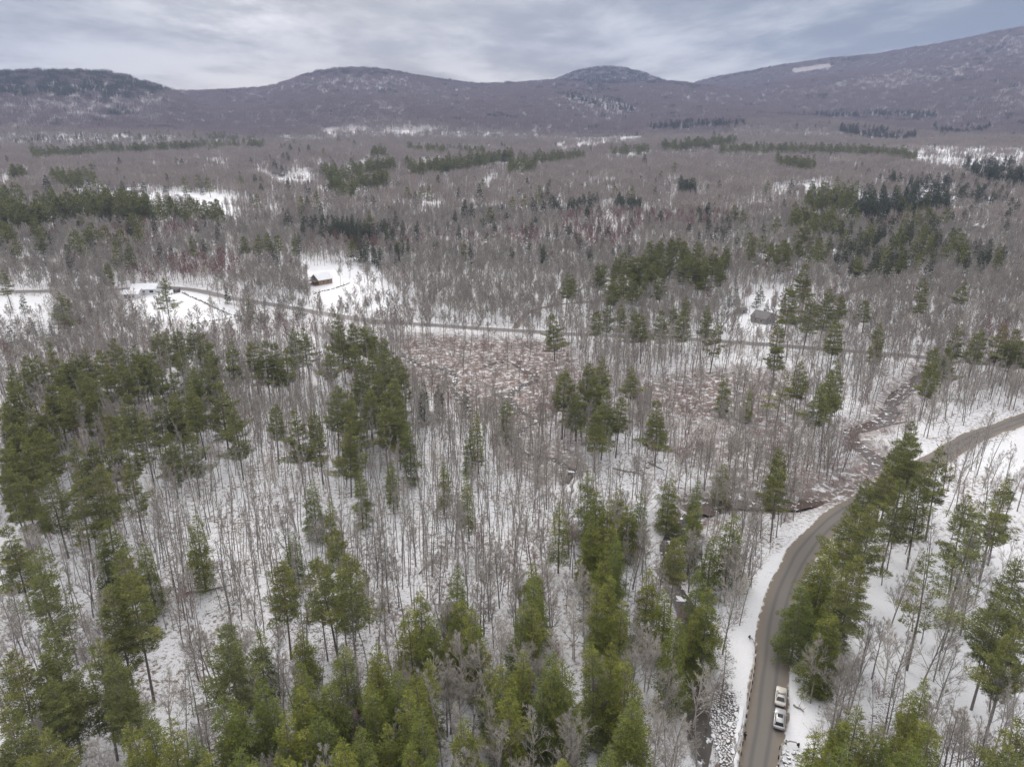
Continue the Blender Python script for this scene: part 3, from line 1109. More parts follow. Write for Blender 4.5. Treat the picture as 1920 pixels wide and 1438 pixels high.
# ------------------------------------------------------------------ where the evergreens stand: (x, y) of each tip in the photograph, put at its place on the ground by its height
PINES = {
 22: "5,507 213,463 240,457 200,493 360,443 457,443 480,443 500,437 520,443 550,443 20,680 43,667 67,663 97,653 133,663 160,653 187,660 213,637 233,653 253,647 287,620 307,620 333,613 357,607 377,623 393,643 "
     "113,693 33,713 147,690 197,683 233,680 273,657 300,677 337,663 360,687 383,683 17,753 77,760 50,777 20,793 100,720 167,737 130,723 233,743 293,747 327,737 367,737 410,717 437,760 353,720 "
     "83,797 200,813 133,827 43,820 313,813 353,797 167,830 7,830 227,793 265,780 430,637 473,640 493,637 513,643 533,650 553,613 573,617 627,587 617,647 640,617 510,760 553,767 593,770 623,727 "
     "660,610 687,607 703,617 723,633 743,667 697,650 757,683 660,647 707,700 737,710 690,720 723,733 720,767 743,740 647,730 660,753 647,793 672,672 715,660 "
     "1063,513 1077,520 1042,590 1123,493 1147,523 1167,470 1153,483 1140,570 1120,580 1167,573 1193,580 1207,587 1243,580 1267,573 1240,447 1263,443 1187,483 1207,477 1227,467 1223,493 1257,473 1207,507 1273,483 1240,505 1190,512 "
     "1057,690 1100,677 1130,673 1113,700 1083,717 1133,733 1083,737 1160,750 1120,770 1187,687 1237,753 1405,437 1432,443 1447,453 1413,463 1477,467 1537,457 1340,463 1360,460 1287,470 1300,480 1323,487 "
     "1580,553 1628,560 1650,607 1570,603 1327,570 1340,607 1287,557 1283,580 1805,525 1800,607 1837,617 1757,653 1780,647 1880,610 1910,617 1897,633 1747,677 1925,640 1503,680 1573,677 1560,700 1540,720 "
     "1457,408 1527,403 1547,400 1563,397 1500,420 1513,417 1440,340 870,450",
 26: "1510,493 1550,540 1483,533 1520,553 1465,600 1737,520",
 23: "241,868 257,892 60,1025 80,1061 20,1214 76,1230 88,1274 8,1334 627,993 615,1037 639,1013 644,1001 650,1049 40,884 84,860 113,860 133,888 177,872 12,868 644,1060 "
     "1465,868 1626,900 1602,940 1662,868 1686,900 1642,952 1713,793 1703,820 1680,830 1663,847 1773,843 1470,837 1720,827 1690,865 1740,880 1778,855 1754,868 1602,1041 1823,936 1895,896 1907,1041 1883,1101 1907,1174 1922,1120 "
     "88,1161 169,1210 205,1230 241,1085 209,1101 225,1029 72,1379 12,977",
 20: "426,1170 523,1053 1271,993 1911,1342 1895,1379 1907,1419",
}
HEMS = {
 18: "201,980 181,1001 265,1009 480,1186 559,1178 498,1266 563,1242 555,1294 414,1302 281,1334 257,1350 314,1350 370,1379 446,1310 490,1314 426,1358 535,1338 575,1358 587,1338 623,1338 639,1210 627,1274 446,1407 474,1423 627,1395 "
     "1006,1049 1104,884 1118,920 1050,944 1140,936 1163,916 1203,920 1259,876 1179,944 1102,960 1110,993 1142,985 1155,1013 1138,1033 1171,1121 1142,1077 1126,1097 857,1057 781,1105 769,1133 817,1149 869,1109 889,1137 1002,1077 974,1117 1002,1117 "
     "704,1198 704,1234 736,1250 797,1238 700,1274 757,1298 789,1262 974,1222 942,1246 1062,1234 1042,1250 1030,1222 1118,1202 1147,1202 1179,1226 1191,1306 1126,1387 869,1350 817,1411 668,1358 720,1362 765,1399 700,1415 1058,1423 652,1370 793,1330 "
     "1308,884 1304,924 1376,952 1340,997 1312,1049 1332,1073 1304,1109 1275,1141 1250,1085 1215,1060 1557,1001 1541,1033 1521,1053 1505,1097 1545,1141 1569,1157 1561,1109 1590,1075 1610,1322 1569,1342 1541,1370 1642,1358 1738,1278 1714,1302 1754,1354 1714,1387 1521,1399 1594,1395 1682,1419 1722,1411 1655,1395 "
     "583,900 615,936 362,960 672,880 732,860 877,896 895,770 765,790 372,1420 330,1425 40,1425 560,1418 600,1425 520,1420 905,1425 960,1290 1200,1345",
 14: "88,633 115,550 463,557 948,750 877,820 732,853 670,873 1357,700 1405,727 829,864 1360,850 550,1000 920,1245 1010,1290 805,1160 845,1190",
}
SPRS = {
 15: "793,717 822,720 872,725 575,405 590,403 605,402 620,405 635,408 650,405 583,415 612,415 640,418 628,412 660,415 820,453 913,437 1042,423 1065,418 1078,437 1012,457 1020,463 1178,423 1123,417 923,403 803,423 720,410 780,423 650,420 660,425 673,430 687,457 700,453 743,457 "
     "1673,423 1690,430 1710,417 1643,443 1653,460 1613,443 1600,447 1675,443 1703,450 1733,443 1757,447 1773,447 1813,450 1827,453 1857,450 1885,460 1563,427 1600,413 1633,410 1570,473 1600,487 1680,463 1630,463 1660,480 1700,470 1740,462 1725,430 1620,470 1800,462 "
     "1330,407 1290,420 1310,435 305,523",
 11: "423,540 523,550 560,563 1430,535 1422,545 1455,585 1370,545 1385,540 1440,560",
}
DEADS = {
 16: "837,777 830,853 535,952 897,1069 410,1010 700,960 1368,1182 1686,1254 640,1110 310,1000 805,960 835,968 660,1140 720,1010 600,1100 110,1100 350,1240 905,960 1290,1100 1440,900 560,1120",
}
OPENS = {24: "1750,1037 305,523 115,550 1823,960 1883,905", 22: "60,1025 1468,693"}
# belts of far conifers: polygon of tips, how many, height, kind
BELTS = [
    ([(62, 290), (230, 275), (365, 272), (365, 284), (230, 292), (65, 302)], 95, 20, 'p'),
    ([(365, 262), (410, 250), (450, 262), (480, 258), (495, 280), (370, 283)], 34, 20, 'p'),
    ([(200, 262), (300, 240), (350, 262), (300, 272)], 12, 16, 'p'),
    ([(-30, 372), (45, 365), (50, 430), (-30, 440)], 26, 22, 'p'),
    ([(100, 388), (180, 382), (290, 390), (290, 418), (110, 420)], 44, 21, 'p'),
    ([(50, 392), (105, 395), (105, 435), (30, 440)], 12, 20, 'p'),
    ([(290, 400), (300, 395), (410, 400), (420, 420), (300, 425)], 14, 19, 'p'),
    ([(605, 325), (735, 310), (742, 325), (620, 350)], 40, 21, 'p'),
    ([(615, 352), (730, 338), (735, 352), (640, 378)], 26, 20, 'p'),
    ([(765, 320), (860, 304), (945, 296), (960, 304), (860, 328), (770, 335)], 60, 21, 'p'),
    ([(700, 280), (725, 278), (728, 296), (698, 298)], 9, 19, 'p'),
    ([(765, 278), (850, 275), (915, 281), (910, 292), (780, 290)], 36, 18, 'p'),
    ([(960, 302), (1012, 300), (1000, 330), (955, 328)], 18, 20, 'p'),
    ([(1010, 298), (1095, 290), (1095, 304), (1015, 312)], 26, 19, 'p'),
    ([(1145, 286), (1210, 278), (1213, 292), (1150, 298)], 14, 20, 'p'),
    ([(1240, 272), (1345, 258), (1380, 268), (1340, 282), (1245, 288)], 60, 20, 'p'),
    ([(1350, 276), (1450, 272), (1600, 277), (1690, 292), (1715, 302), (1600, 294), (1450, 292), (1350, 296)], 110, 19, 'p'),
    ([(1455, 303), (1530, 308), (1530, 325), (1460, 318)], 26, 18, 'p'),
    ([(1220, 232), (1290, 222), (1390, 222), (1395, 238), (1300, 240), (1225, 245)], 60, 18, 's'),
    ([(1505, 208), (1600, 212), (1755, 214), (1755, 219), (1600, 219), (1505, 219)], 50, 18, 's'),
    ([(1575, 232), (1650, 238), (1715, 255), (1690, 268), (1620, 262), (1575, 250)], 60, 18, 's'),
    ([(1750, 238), (1790, 226), (1855, 238), (1840, 250), (1760, 255)], 34, 18, 's'),
    ([(1045, 165), (1110, 168), (1185, 195), (1190, 212), (1140, 205), (1060, 182)], 60, 16, 's'),
    ([(1270, 352), (1308, 350), (1310, 370), (1275, 372)], 10, 17, 's'),
    ([(1515, 360), (1600, 345), (1600, 400), (1510, 405)], 22, 19, 'p'),
    ([(1600, 375), (1760, 360), (1780, 400), (1600, 415)], 44, 18, 's'),
    ([(1810, 312), (1930, 292), (1930, 350), (1830, 345)], 34, 18, 's'),
    ([(1030, 385), (1120, 380), (1120, 400), (1030, 402)], 12, 14, 's'),
    ([(1150, 375), (1200, 380), (1200, 395), (1150, 392)], 8, 14, 's'),
    ([(100, 335), (175, 332), (180, 355), (105, 358)], 14, 20, 'p'),
    ([(20, 330), (52, 328), (52, 340), (20, 342)], 6, 19, 'p'),
    ([(600, 430), (740, 440), (740, 460), (620, 450)], 16, 15, 's'),
    ([(30, 262), (200, 250), (200, 270), (30, 275)], 12, 15, 's'),
    ([(1600, 330), (1800, 330), (1900, 400), (1650, 350)], 20, 16, 's'),
    ([(1480, 420), (1560, 415), (1560, 440), (1480, 440)], 10, 18, 'p'),
    ([(0, 560), (100, 610), (110, 650), (0, 650)], 8, 12, 'd'),
]
FARONES = "217,315 162,335 312,325 347,332 372,327 390,332 452,330 478,328 505,290 530,287 540,285 527,270 543,270 550,262 560,277 577,272 330,295 85,330 607,278 635,255 655,260 665,262 537,332 565,370 380,400 322,370 345,390 590,360 615,345 1003,375 1027,352 1020,378 1000,295 1045,285 1210,290 1340,245 1366,230 1410,232 1495,230 1530,232 1555,225 1010,350 1265,305 1240,320 " \
          "860,350 765,352 790,350 805,350 900,345 905,335 870,375 885,380 920,390 960,370 985,365 890,330 515,300 100,395 480,365 535,400 690,395 742,395 860,420 1230,350 1380,385 1395,395 1330,400 1255,340 1150,345 1185,350"
clus = []


def rd(s):
    return [tuple(map(float, p.split(','))) for p in s.split()]


EV = []     # kind, height, base x, base y, dead/open flag


def put(kind, x, y, h, proto):
    d = hit(x, y, h)
    if d is None:
        return
    r = math.hypot(d[0], d[1])
    EV.append(dict(kind=kind, proto=proto, h=h, x=d[0], y=d[1], px=x, py=y, r=r))


for src, kind, proto, jit in ((PINES, 'pine_tree', 'pine_tree', .13), (HEMS, 'hemlock_tree', 'hemlock_tree', .15), (SPRS, 'spruce_tree', 'spruce_tree', .15), (DEADS, 'spruce_tree', 'dead_spruce', .15), (OPENS, 'pine_tree', 'open_pine', .08)):
    for h, s in src.items():
        for x, y in rd(s):
            if proto == 'pine_tree' and any(abs(x - a) < 3 and abs(y - b) < 3 for q in OPENS.values() for a, b in rd(q)):
                continue
            if proto in ('pine_tree', 'hemlock_tree') and y > 840 and any(abs(x - e['px']) < (22 if proto == 'pine_tree' else 11) and abs(y - e['py']) < (38 if proto == 'pine_tree' else 22) for e in EV if e['kind'] == kind):
                continue
            put(kind, x, y, h * RN.uniform(1 - jit, 1 + jit), proto)
def belt_range(poly, x):
    ys = []
    for (x1, y1), (x2, y2) in zip(poly, poly[1:] + poly[:1]):
        if (x1 <= x) != (x2 <= x):
            ys.append(y1 + (y2 - y1) * (x - x1) / (x2 - x1))
    return (min(ys), max(ys)) if len(ys) > 1 else None


BELT = []
for poly, n, h, k in BELTS:
    xs = [p[0] for p in poly]
    c = 0
    n = int(n * 2.9)
    while c < n:
        x = RN.uniform(min(xs), max(xs))
        yr = belt_range(poly, x)
        if yr is None:
            continue
        c += 1
        kind, proto = {'p': ('pine_tree', 'pine_tree'), 's': ('spruce_tree', 'spruce_tree'), 'd': ('spruce_tree', 'dead_spruce')}[k]
        yb = RN.uniform(yr[0] + 10, yr[1] + 2) if RN.random() < .55 else yr[1] + RN.uniform(-2, 3)
        d = hit(x, yb, 3.5)
        r = math.hypot(d[0], d[1])
        dep = RN.uniform(0, min(80, r * .06))
        gx_, gy_ = d[0] * (1 + dep / r), d[1] * (1 + dep / r)
        hh = h * RN.uniform(.7, 1.25)
        EV.append(dict(kind=kind, proto=proto, h=hh, x=gx_, y=gy_, px=x, py=yb - hh * F / r, r=r + dep))
        BELT.append((gx_, gy_))
for x, y in rd(FARONES):
    put('pine_tree' if RN.random() < .6 else 'spruce_tree', x, y, RN.uniform(17, 24), 'pine_tree' if RN.random() < .6 else 'spruce_tree')
# single dark spruces standing through the bare forest
for _ in range(260):
    x, y = RN.uniform(-20, 1940), 330 + 150 * RN.random() ** 1.3
    if y < 480 and not (380 < x < 800 and y > 470):
        put('spruce_tree', x, y, RN.uniform(11, 19), 'spruce_tree')
for _ in range(260):
    x, y = RN.uniform(-20, 1940), RN.uniform(140, 330)
    put('spruce_tree', x, y, RN.uniform(10, 18), 'spruce_tree')
for poly, n, h, mix in (([(1110, 500), (1180, 462), (1240, 442), (1290, 450), (1370, 462), (1370, 490), (1280, 500), (1200, 522), (1130, 530)], 46, 21, 1.0),
                        ([(1500, 415), (1640, 405), (1780, 420), (1890, 450), (1880, 475), (1700, 482), (1600, 484), (1560, 450)], 85, 19, .45),
                        ([(1520, 360), (1640, 345), (1770, 350), (1790, 415), (1640, 405), (1520, 415)], 45, 19, .5),
                        ([(-10, 400), (290, 396), (285, 435), (-10, 455)], 34, 20, .8),
                        ([(1400, 432), (1550, 440), (1550, 470), (1400, 470)], 16, 19, .9),
                        ([(640, 415), (760, 430), (740, 472), (640, 452)], 16, 15, .2),
                        ([(560, 402), (660, 404), (660, 424), (565, 420)], 22, 16, .0)):
    c = 0
    xs, ys = [q[0] for q in poly], [q[1] for q in poly]
    while c < n:
        x, y = RN.uniform(min(xs), max(xs)), RN.uniform(min(ys), max(ys))
        if in_poly(np.array([x]), np.array([y]), poly)[0]:
            c += 1
            k = 'pine_tree' if RN.random() < mix else 'spruce_tree'
            put(k, x, y, h * RN.uniform(.8, 1.15), k)
# the inside of the big pine stand, which only shows as tips between tips
for poly, n in (([(0, 690), (120, 660), (330, 620), (395, 660), (430, 740), (300, 760), (100, 830), (0, 840)], 28), ([(620, 620), (690, 612), (755, 680), (745, 760), (660, 760)], 4)):
    c = 0
    while c < n:
        x, y = RN.uniform(0, 760), RN.uniform(600, 840)
        if in_poly(np.array([x]), np.array([y]), poly)[0]:
            c += 1
            put('pine_tree', x, y, RN.uniform(17, 22), 'pine_tree')
for e in EV:
    if e['kind'] == 'pine_tree' and e['proto'] == 'spruce_tree':
        e['kind'] = 'spruce_tree'
    if e['kind'] == 'spruce_tree' and e['proto'] == 'pine_tree':
        e['kind'] = 'pine_tree'

# places the label phrases point to
SPOT = [
    (40, 690, "outer back of the big pine stand"), (140, 665, "middle back of the big pine stand"), (235, 650, "back slope of the big pine stand"), (340, 635, "tip of the big pine stand below the lawn"),
    (30, 780, "outer front of the big pine stand"), (110, 770, "front of the big pine stand"), (215, 770, "middle front of the big pine stand"), (320, 745, "front tip of the big pine stand"),
    (420, 735, "corner of the big pine stand"), (340, 810, "pole woods edge under the pine stand"), (40, 880, "picture edge under the big pine stand"), (130, 870, "strip under the big pine stand"), (250, 880, "narrow group above the pole woods"),
    (20, 1000, "picture edge beside the pole woods"), (80, 1060, "snow lane at the picture edge"), (215, 1020, "tall clump beside the pole woods"), (230, 1095, "foot of the clump beside the pole woods"), (30, 1230, "picture edge by the lower corner"),
    (90, 1240, "lower corner thicket"), (190, 1220, "small group under the tall clump"), (40, 1390, "bottom corner"), (280, 1345, "bottom edge beside the white birches"), (380, 1390, "bottom edge past the birches"),
    (440, 1340, "bottom hemlock grove, outer part"), (520, 1310, "bottom hemlock grove, middle part"), (600, 1350, "bottom hemlock grove, inner part"), (520, 1190, "top of the bottom hemlock grove"), (630, 1240, "upper inner hemlock grove"),
    (470, 640, "short row beyond the stand's tip"), (550, 635, "group before the marsh clump"), (540, 765, "row in front of the marsh clump"), (630, 730, "shade side of the marsh clump"),
    (650, 620, "top of the marsh clump"), (720, 640, "crest of the marsh clump"), (720, 720, "front of the marsh clump"), (660, 780, "foot of the marsh clump"),
    (590, 920, "middle of the pole woods"), (480, 1000, "open centre of the pole woods"), (640, 1030, "inner edge of the pole woods"), (710, 900, "woods under the marsh clump"), (830, 740, "lower marsh edge"), (850, 850, "woods below the marsh"),
    (930, 800, "frozen brook below the marsh"), (860, 960, "snowy gap above the central hemlocks"), (790, 1120, "outer central hemlocks"), (870, 1110, "middle central hemlocks"), (990, 1090, "inner central hemlocks"),
    (710, 1220, "bottom centre grove's upper end"), (770, 1260, "bottom centre grove's middle"), (700, 1370, "bottom centre grove's lower end"), (790, 1380, "bottom edge below the centre grove"), (960, 1240, "pair of broad hemlocks at bottom centre"),
    (1040, 1240, "next to the broad hemlock pair"), (1130, 1200, "creek woods, outer row"), (1170, 1320, "bottom edge near the creek"), (1060, 1410, "bottom edge below the broad hemlocks"), (890, 1390, "bottom edge at the fan maple"),
    (1110, 940, "upper hemlock thicket, outer end"), (1170, 930, "upper hemlock thicket, creek end"), (1140, 1030, "hemlock column under the thicket"), (1180, 1110, "lower end of the hemlock column"), (1260, 900, "creek bend below the shrubs"),
    (1310, 900, "creek bank above the road bend"), (1340, 980, "creek bank beside the road bend"), (1310, 1070, "creek bank beside the riprap"), (1270, 1140, "red maple by the creek"), (1370, 1180, "shoulder above the guardrail"),
    (1090, 700, "dark clump beyond the brook"), (1130, 750, "front of the clump beyond the brook"), (1210, 720, "lone snow beyond the brook"), (1060, 520, "cross road bend"), (1040, 590, "cross road driveway"),
    (1150, 500, "outer half of the hill stand"), (1220, 480, "middle of the hill stand"), (1280, 480, "far half of the hill stand"), (1150, 580, "roadside clump at the cross road"), (1250, 575, "roadside trees by the cross road"),
    (1330, 585, "snow yard before the grey house"), (1420, 550, "bank behind the grey house"), (1350, 465, "row above the grey house"), (1430, 455, "rise above the grey house"), (1510, 520, "group beside the grey house"), (1560, 560, "group past the grey house"),
    (1620, 580, "outer end of the yard trees"), (1640, 450, "dark slope stand, near half"), (1710, 440, "dark slope stand, middle"), (1790, 450, "dark slope stand, far half"), (1870, 455, "end of the dark slope stand"), (1530, 405, "upper slope pines"), (1600, 470, "foot of the dark slope stand"),
    (1770, 520, "red maple hill"), (1770, 655, "road end of the cross road"), (1830, 615, "picture edge above the gravel road"), (1905, 625, "picture edge past the cross road"), (1480, 690, "shrub swamp trees"), (1560, 700, "swamp edge by the creek pool"), (1380, 710, "shrub swamp bushes"),
    (1365, 850, "swamp's lower end"), (1465, 850, "shore above the road bend"), (1640, 880, "inside of the road bend"), (1700, 830, "head of the road bend"), (1680, 900, "tall group on the road bend"), (1765, 855, "gravel road's far stretch"),
    (1545, 1020, "road bank under the bend"), (1590, 1050, "road bank's snow side"), (1540, 1120, "road bank above the cars"), (1750, 1040, "open snow slope"), (1830, 940, "top of the snow slope"), (1900, 910, "edge above the snow slope"),
    (1905, 1100, "edge of the snow slope"), (1690, 1255, "thicket below the snow slope"), (1580, 1350, "bottom grove beside the cars"), (1650, 1370, "bottom grove's middle"), (1730, 1300, "bottom grove's top"), (1730, 1380, "bottom grove's outer side"), (1905, 1380, "bottom corner of the slope"),
    (20, 500, "end of the white house road"), (215, 470, "trees behind the white house"), (310, 525, "white house lawn"), (110, 560, "field beside the white house"), (90, 635, "thicket under the field"), (360, 440, "woods behind the lawn"), (490, 440, "woods behind the log cabin"),
    (550, 560, "cabin side of the cross road"), (450, 555, "lawn side of the cross road"), (620, 408, "dark spruce patch above the cabin"), (690, 445, "woods past the log cabin"), (820, 440, "bare woods past the cabin"), (920, 420, "bare hill middle"), (1060, 425, "bare hill before the hill stand"), (1180, 410, "bare hill above the hill stand"),
    (20, 400, "far field's outer grove"), (110, 410, "far field's front grove"), (190, 400, "far field's middle grove"), (260, 400, "far field's inner grove"), (350, 405, "far field's snowy edge"), (340, 340, "back edge of the far field"), (440, 330, "woods past the far field"), (130, 340, "clump beyond the far field"), (35, 335, "outer clump beyond the far field"),
    (90, 290, "outer end of the plantation belt"), (170, 285, "middle of the plantation belt"), (260, 280, "inner middle of the plantation belt"), (340, 277, "inner end of the plantation belt"), (400, 265, "knoll by the plantation belt"), (460, 268, "far side of the plantation knoll"), (560, 275, "plain past the plantation belt"),
    (630, 335, "outer midvalley grove"), (700, 320, "inner midvalley grove"), (650, 365, "lower midvalley grove"), (710, 350, "lower inner midvalley grove"), (800, 322, "outer ridge grove"), (870, 312, "middle ridge grove"), (930, 302, "inner ridge grove"), (715, 288, "small grove under the snow patch"), (800, 283, "outer belt under the hill"), (880, 285, "inner belt under the hill"),
    (980, 315, "ridge grove end"), (1050, 300, "crest trees before the knob"), (1180, 288, "crest trees past the knob"), (1270, 275, "crest belt's outer end"), (1330, 268, "crest belt's high point"), (1400, 282, "crest belt's near middle"), (1480, 282, "crest belt's middle"), (1560, 285, "crest belt's far middle"), (1640, 290, "crest belt's slope end"), (1700, 298, "crest belt's tip by the snow field"),
    (1490, 315, "clump under the crest belt"), (1290, 360, "dark clump on the bare hill"), (1440, 345, "snowy clearing house"), (1550, 375, "slope above the dark stand"), (1650, 385, "upper dark slope"), (1740, 380, "upper dark slope's far side"), (1880, 325, "snow field's near edge"), (1000, 365, "bare hill crest"), (890, 365, "bare hill's outer crest"),
]
SP = np.array([(a, b) for a, b, _ in SPOT], float)
ORD = "first second third fourth fifth sixth seventh eighth ninth tenth eleventh twelfth thirteenth fourteenth fifteenth sixteenth seventeenth eighteenth nineteenth twentieth".split()


def spot_of(x, y):
    return int(np.argmin((SP[:, 0] - x) ** 2 + ((SP[:, 1] - y) * 1.6) ** 2))


CAP = {'pine_tree': 295, 'hemlock_tree': 290, 'spruce_tree': 260}
ALONE, REST = [], []
for kind in CAP:
    lst = [e for e in EV if e['kind'] == kind]
    lst.sort(key=lambda e: -e['h'] / e['r'])
    ALONE += lst[:CAP[kind]]
    REST += lst[CAP[kind]:]
ZA = ground_h(np.array([e['x'] for e in ALONE]), np.array([e['y'] for e in ALONE]))
H0 = {'pine_tree': 24, 'open_pine': 25, 'hemlock_tree': 18, 'spruce_tree': 15, 'dead_spruce': 15, 'far_pine': 22, 'far_spruce': 15}
LOOK = {'pine_tree': ['full dark green pine', 'bushy green pine', 'dark green pine'], 'open_pine': ['thin crowned tall pine'], 'hemlock_tree': ['dense conical green hemlock', 'broad yellow-green hemlock', 'pointed green hemlock'],
        'spruce_tree': ['narrow dark spruce', 'small dark pointed spruce'], 'dead_spruce': ['withered grey-green spruce']}
GRP = {'pine_tree': 'pines standing in the snowy woods', 'hemlock_tree': 'hemlocks of the valley woods', 'spruce_tree': 'dark spruces among bare trees'}
groups = {}
for e, z in zip(ALONE, ZA):
    e['z'] = z
    e['spot'] = spot_of(e['px'], e['py'])
    groups.setdefault((e['kind'], e['spot']), []).append(e)


def plant(kind, proto, which, e, label, cat, group):
    t, c, _ = PROTO[proto][which]
    s = e['h'] / H0.get(proto, 17)
    o = thing(kind, label, cat, (e['x'], e['y'], e['z'] - .05), RN.uniform(0, 2 * pi), group)
    w = e.get('w', 1.0) * s ** .8 * (.9 if e['r'] < 210 and proto in ('pine_tree', 'hemlock_tree') else 1.0)
    o.scale = (w, w, s)
    o.rotation_euler[0] = RN.gauss(0, .025)
    o.rotation_euler[1] = RN.gauss(0, .025)
    link('trunk', t, o)
    link('crown', c, o)
    return o


def shorten(lab):
    w = lab.split()
    while len(w) > 16 and not w[1].endswith(','):
        w.pop(0)
    if len(w) > 16:
        w = [x for x in w if x != 'the']
    return ' '.join(w[:16])


for (kind, sp), lst in groups.items():
    lst.sort(key=lambda e: e['px'])
    cat = {'pine_tree': 'pine', 'hemlock_tree': 'hemlock', 'spruce_tree': 'spruce'}[kind]
    if len(lst) > 9:        # back and front rows
        med = sorted(e['py'] for e in lst)[len(lst) // 2]
        rows = [('back row', [e for e in lst if e['py'] < med]), ('front row', [e for e in lst if e['py'] >= med])]
    else:
        rows = [('', lst)]
    for nm, row in rows:
        for k, e in enumerate(row):
            pr = e['proto']
            if e['r'] > 650:
                pr = {'pine_tree': 'far_pine', 'spruce_tree': 'far_spruce'}.get(pr, pr)
            if pr == 'far_pine':
                e['w'] = 1.15
            which = RN.randrange(len(PROTO[pr]))
            look = RN.choice(LOOK[e['proto']])
            ph = SPOT[sp][2]
            if len(row) == 1:
                lab = f"{look}, the only one of the {nm}, {ph}" if nm else f"{look}, only {cat} at {ph}"
            else:
                lab = f"{look}, {ORD[min(k, 19)]} from left in {nm}, {ph}" if nm else f"{look}, {ORD[min(k, 19)]} {cat} from left, {ph}"
            plant(kind, pr, which, e, shorten(lab), cat, GRP[kind])
# the conifers past the count, one object
if REST:
    far = ['far_pine'] * 3 + ['far_spruce'] * 3
    meshes = [PROTO['far_pine'][k][2] for k in range(3)] + [PROTO['far_spruce'][k][2] for k in range(3)]
    X = np.array([e['x'] for e in REST]); Y = np.array([e['y'] for e in REST])
    idx = [(0 if e['kind'] == 'pine_tree' else 3) + RN.randrange(3) for e in REST]
    s = np.array([e['h'] / (22 if e['kind'] == 'pine_tree' else 15) for e in REST])
    scatter('distant_conifers', meshes, np.stack([X, Y, ground_h(X, Y)], -1), idx, NR.random(len(X)) * 6.28, np.stack([s * 1.15, s * 1.15, s], -1))

# ------------------------------------------------------------------ bare trees
EVX = np.array([(e['x'], e['y'], e['h'], e['r']) for e in EV if e['r'] < 420])
NOTREE = [
    [(-100, 560), (98, 554), (98, 592), (-100, 606)],
    [(215, 556), (300, 545), (343, 545), (402, 566), (462, 592), (365, 606), (300, 600), (262, 575)],
    [(1840, 862), (1930, 815), (1930, 905), (1870, 895)],
    [(1380, 590), (1440, 575), (1445, 605), (1390, 605)],
    [(575, 510), (630, 505), (640, 545), (580, 545)],
]
FARCLEAR = [
    [(125, 384), (135, 374), (270, 362), (430, 365), (440, 398), (330, 402), (140, 390)],
    [(1660, 284), (1700, 278), (1930, 284), (1930, 310), (1830, 324), (1750, 305)],
    [(712, 252), (720, 241), (825, 238), (800, 250)],
    [(1430, 366), (1450, 350), (1545, 345), (1540, 362)],
    [(600, 241), (690, 240), (690, 247), (600, 247)],
    [(1480, 131), (1555, 120), (1560, 126), (1490, 138)],
    [(500, 335), (590, 325), (590, 340), (500, 345)],
    [(1815, 418), (1825, 415), (1850, 436), (1838, 440)],
    [(1040, 268), (1200, 255), (1210, 262), (1050, 280)],
]
DENS = [   # polygon of ground in the photograph, share of places with a tree, share of slender ones
    ([(1480, 1000), (1620, 960), (1930, 900), (1930, 1450), (1480, 1450)], .16, .45),
    ([(1330, 880), (1560, 960), (1430, 1120), (1400, 1200), (1300, 1200), (1290, 960)], .50, .5),
    ([(745, 640), (1060, 640), (1110, 720), (1000, 790), (850, 770), (740, 720)], .15, .6),
    ([(1180, 700), (1480, 690), (1520, 850), (1330, 880), (1230, 830)], .25, .6),
    ([(1120, 865), (1260, 860), (1270, 925), (1130, 925)], .08, .6),
    ([(540, 490), (700, 500), (770, 590), (620, 590)], .18, .8),
    ([(1340, 620), (1370, 560), (1490, 530), (1500, 600), (1440, 620)], .22, .8),
    ([(430, 590), (720, 620), (740, 720), (640, 640), (430, 630)], .35, .6),
    ([(-50, 970), (140, 980), (120, 1180), (-50, 1250)], .20, .5),
    ([(1120, 1150), (1420, 1150), (1420, 1450), (1120, 1450)], .28, .2),
    ([(300, 1180), (1120, 1020), (1120, 1450), (300, 1450)], .45, .35),
    ([(60, 1200), (320, 1180), (320, 1450), (60, 1450)], .34, .45),
    ([(230, 850), (900, 850), (1000, 1060), (860, 1120), (420, 1210), (300, 1180), (240, 1000)], .80, .93),
]
DEF = (.62, .70)


SEEN = [     # lines of the ground that the photograph shows between the trees
    [(365, 534), (560, 568), (720, 592), (1040, 614), (1040, 630), (720, 612), (560, 592), (365, 556)],
    [(1585, 800), (1640, 770), (1690, 722), (1735, 715), (1720, 750), (1680, 800), (1640, 850), (1585, 830)],
    [(1270, 628), (1500, 640), (1740, 662), (1740, 680), (1500, 662), (1270, 642)],
]


def shown_in(X, Y, Z, polys, lift):
    a, b, _ = project(np.stack([X, Y, Z + lift], -1))
    k = np.zeros(len(X), bool)
    for p in polys:
        k |= in_poly(a, b, p)
    return k


def candidates(r0, r1, cell, azm):
    n = int(r1 / cell) + 2
    gx, gy = np.meshgrid(np.arange(-n, n + 1) * cell, np.arange(0, n + 1) * cell)
    x = gx.ravel() + NR.uniform(-.48, .48, gx.size) * cell
    y = gy.ravel() + NR.uniform(-.48, .48, gx.size) * cell
    r = np.hypot(x, y)
    a = np.abs(np.arctan2(x, y))
    k = (r > r0) & (r <= r1) & (a < azm)
    return x[k], y[k]


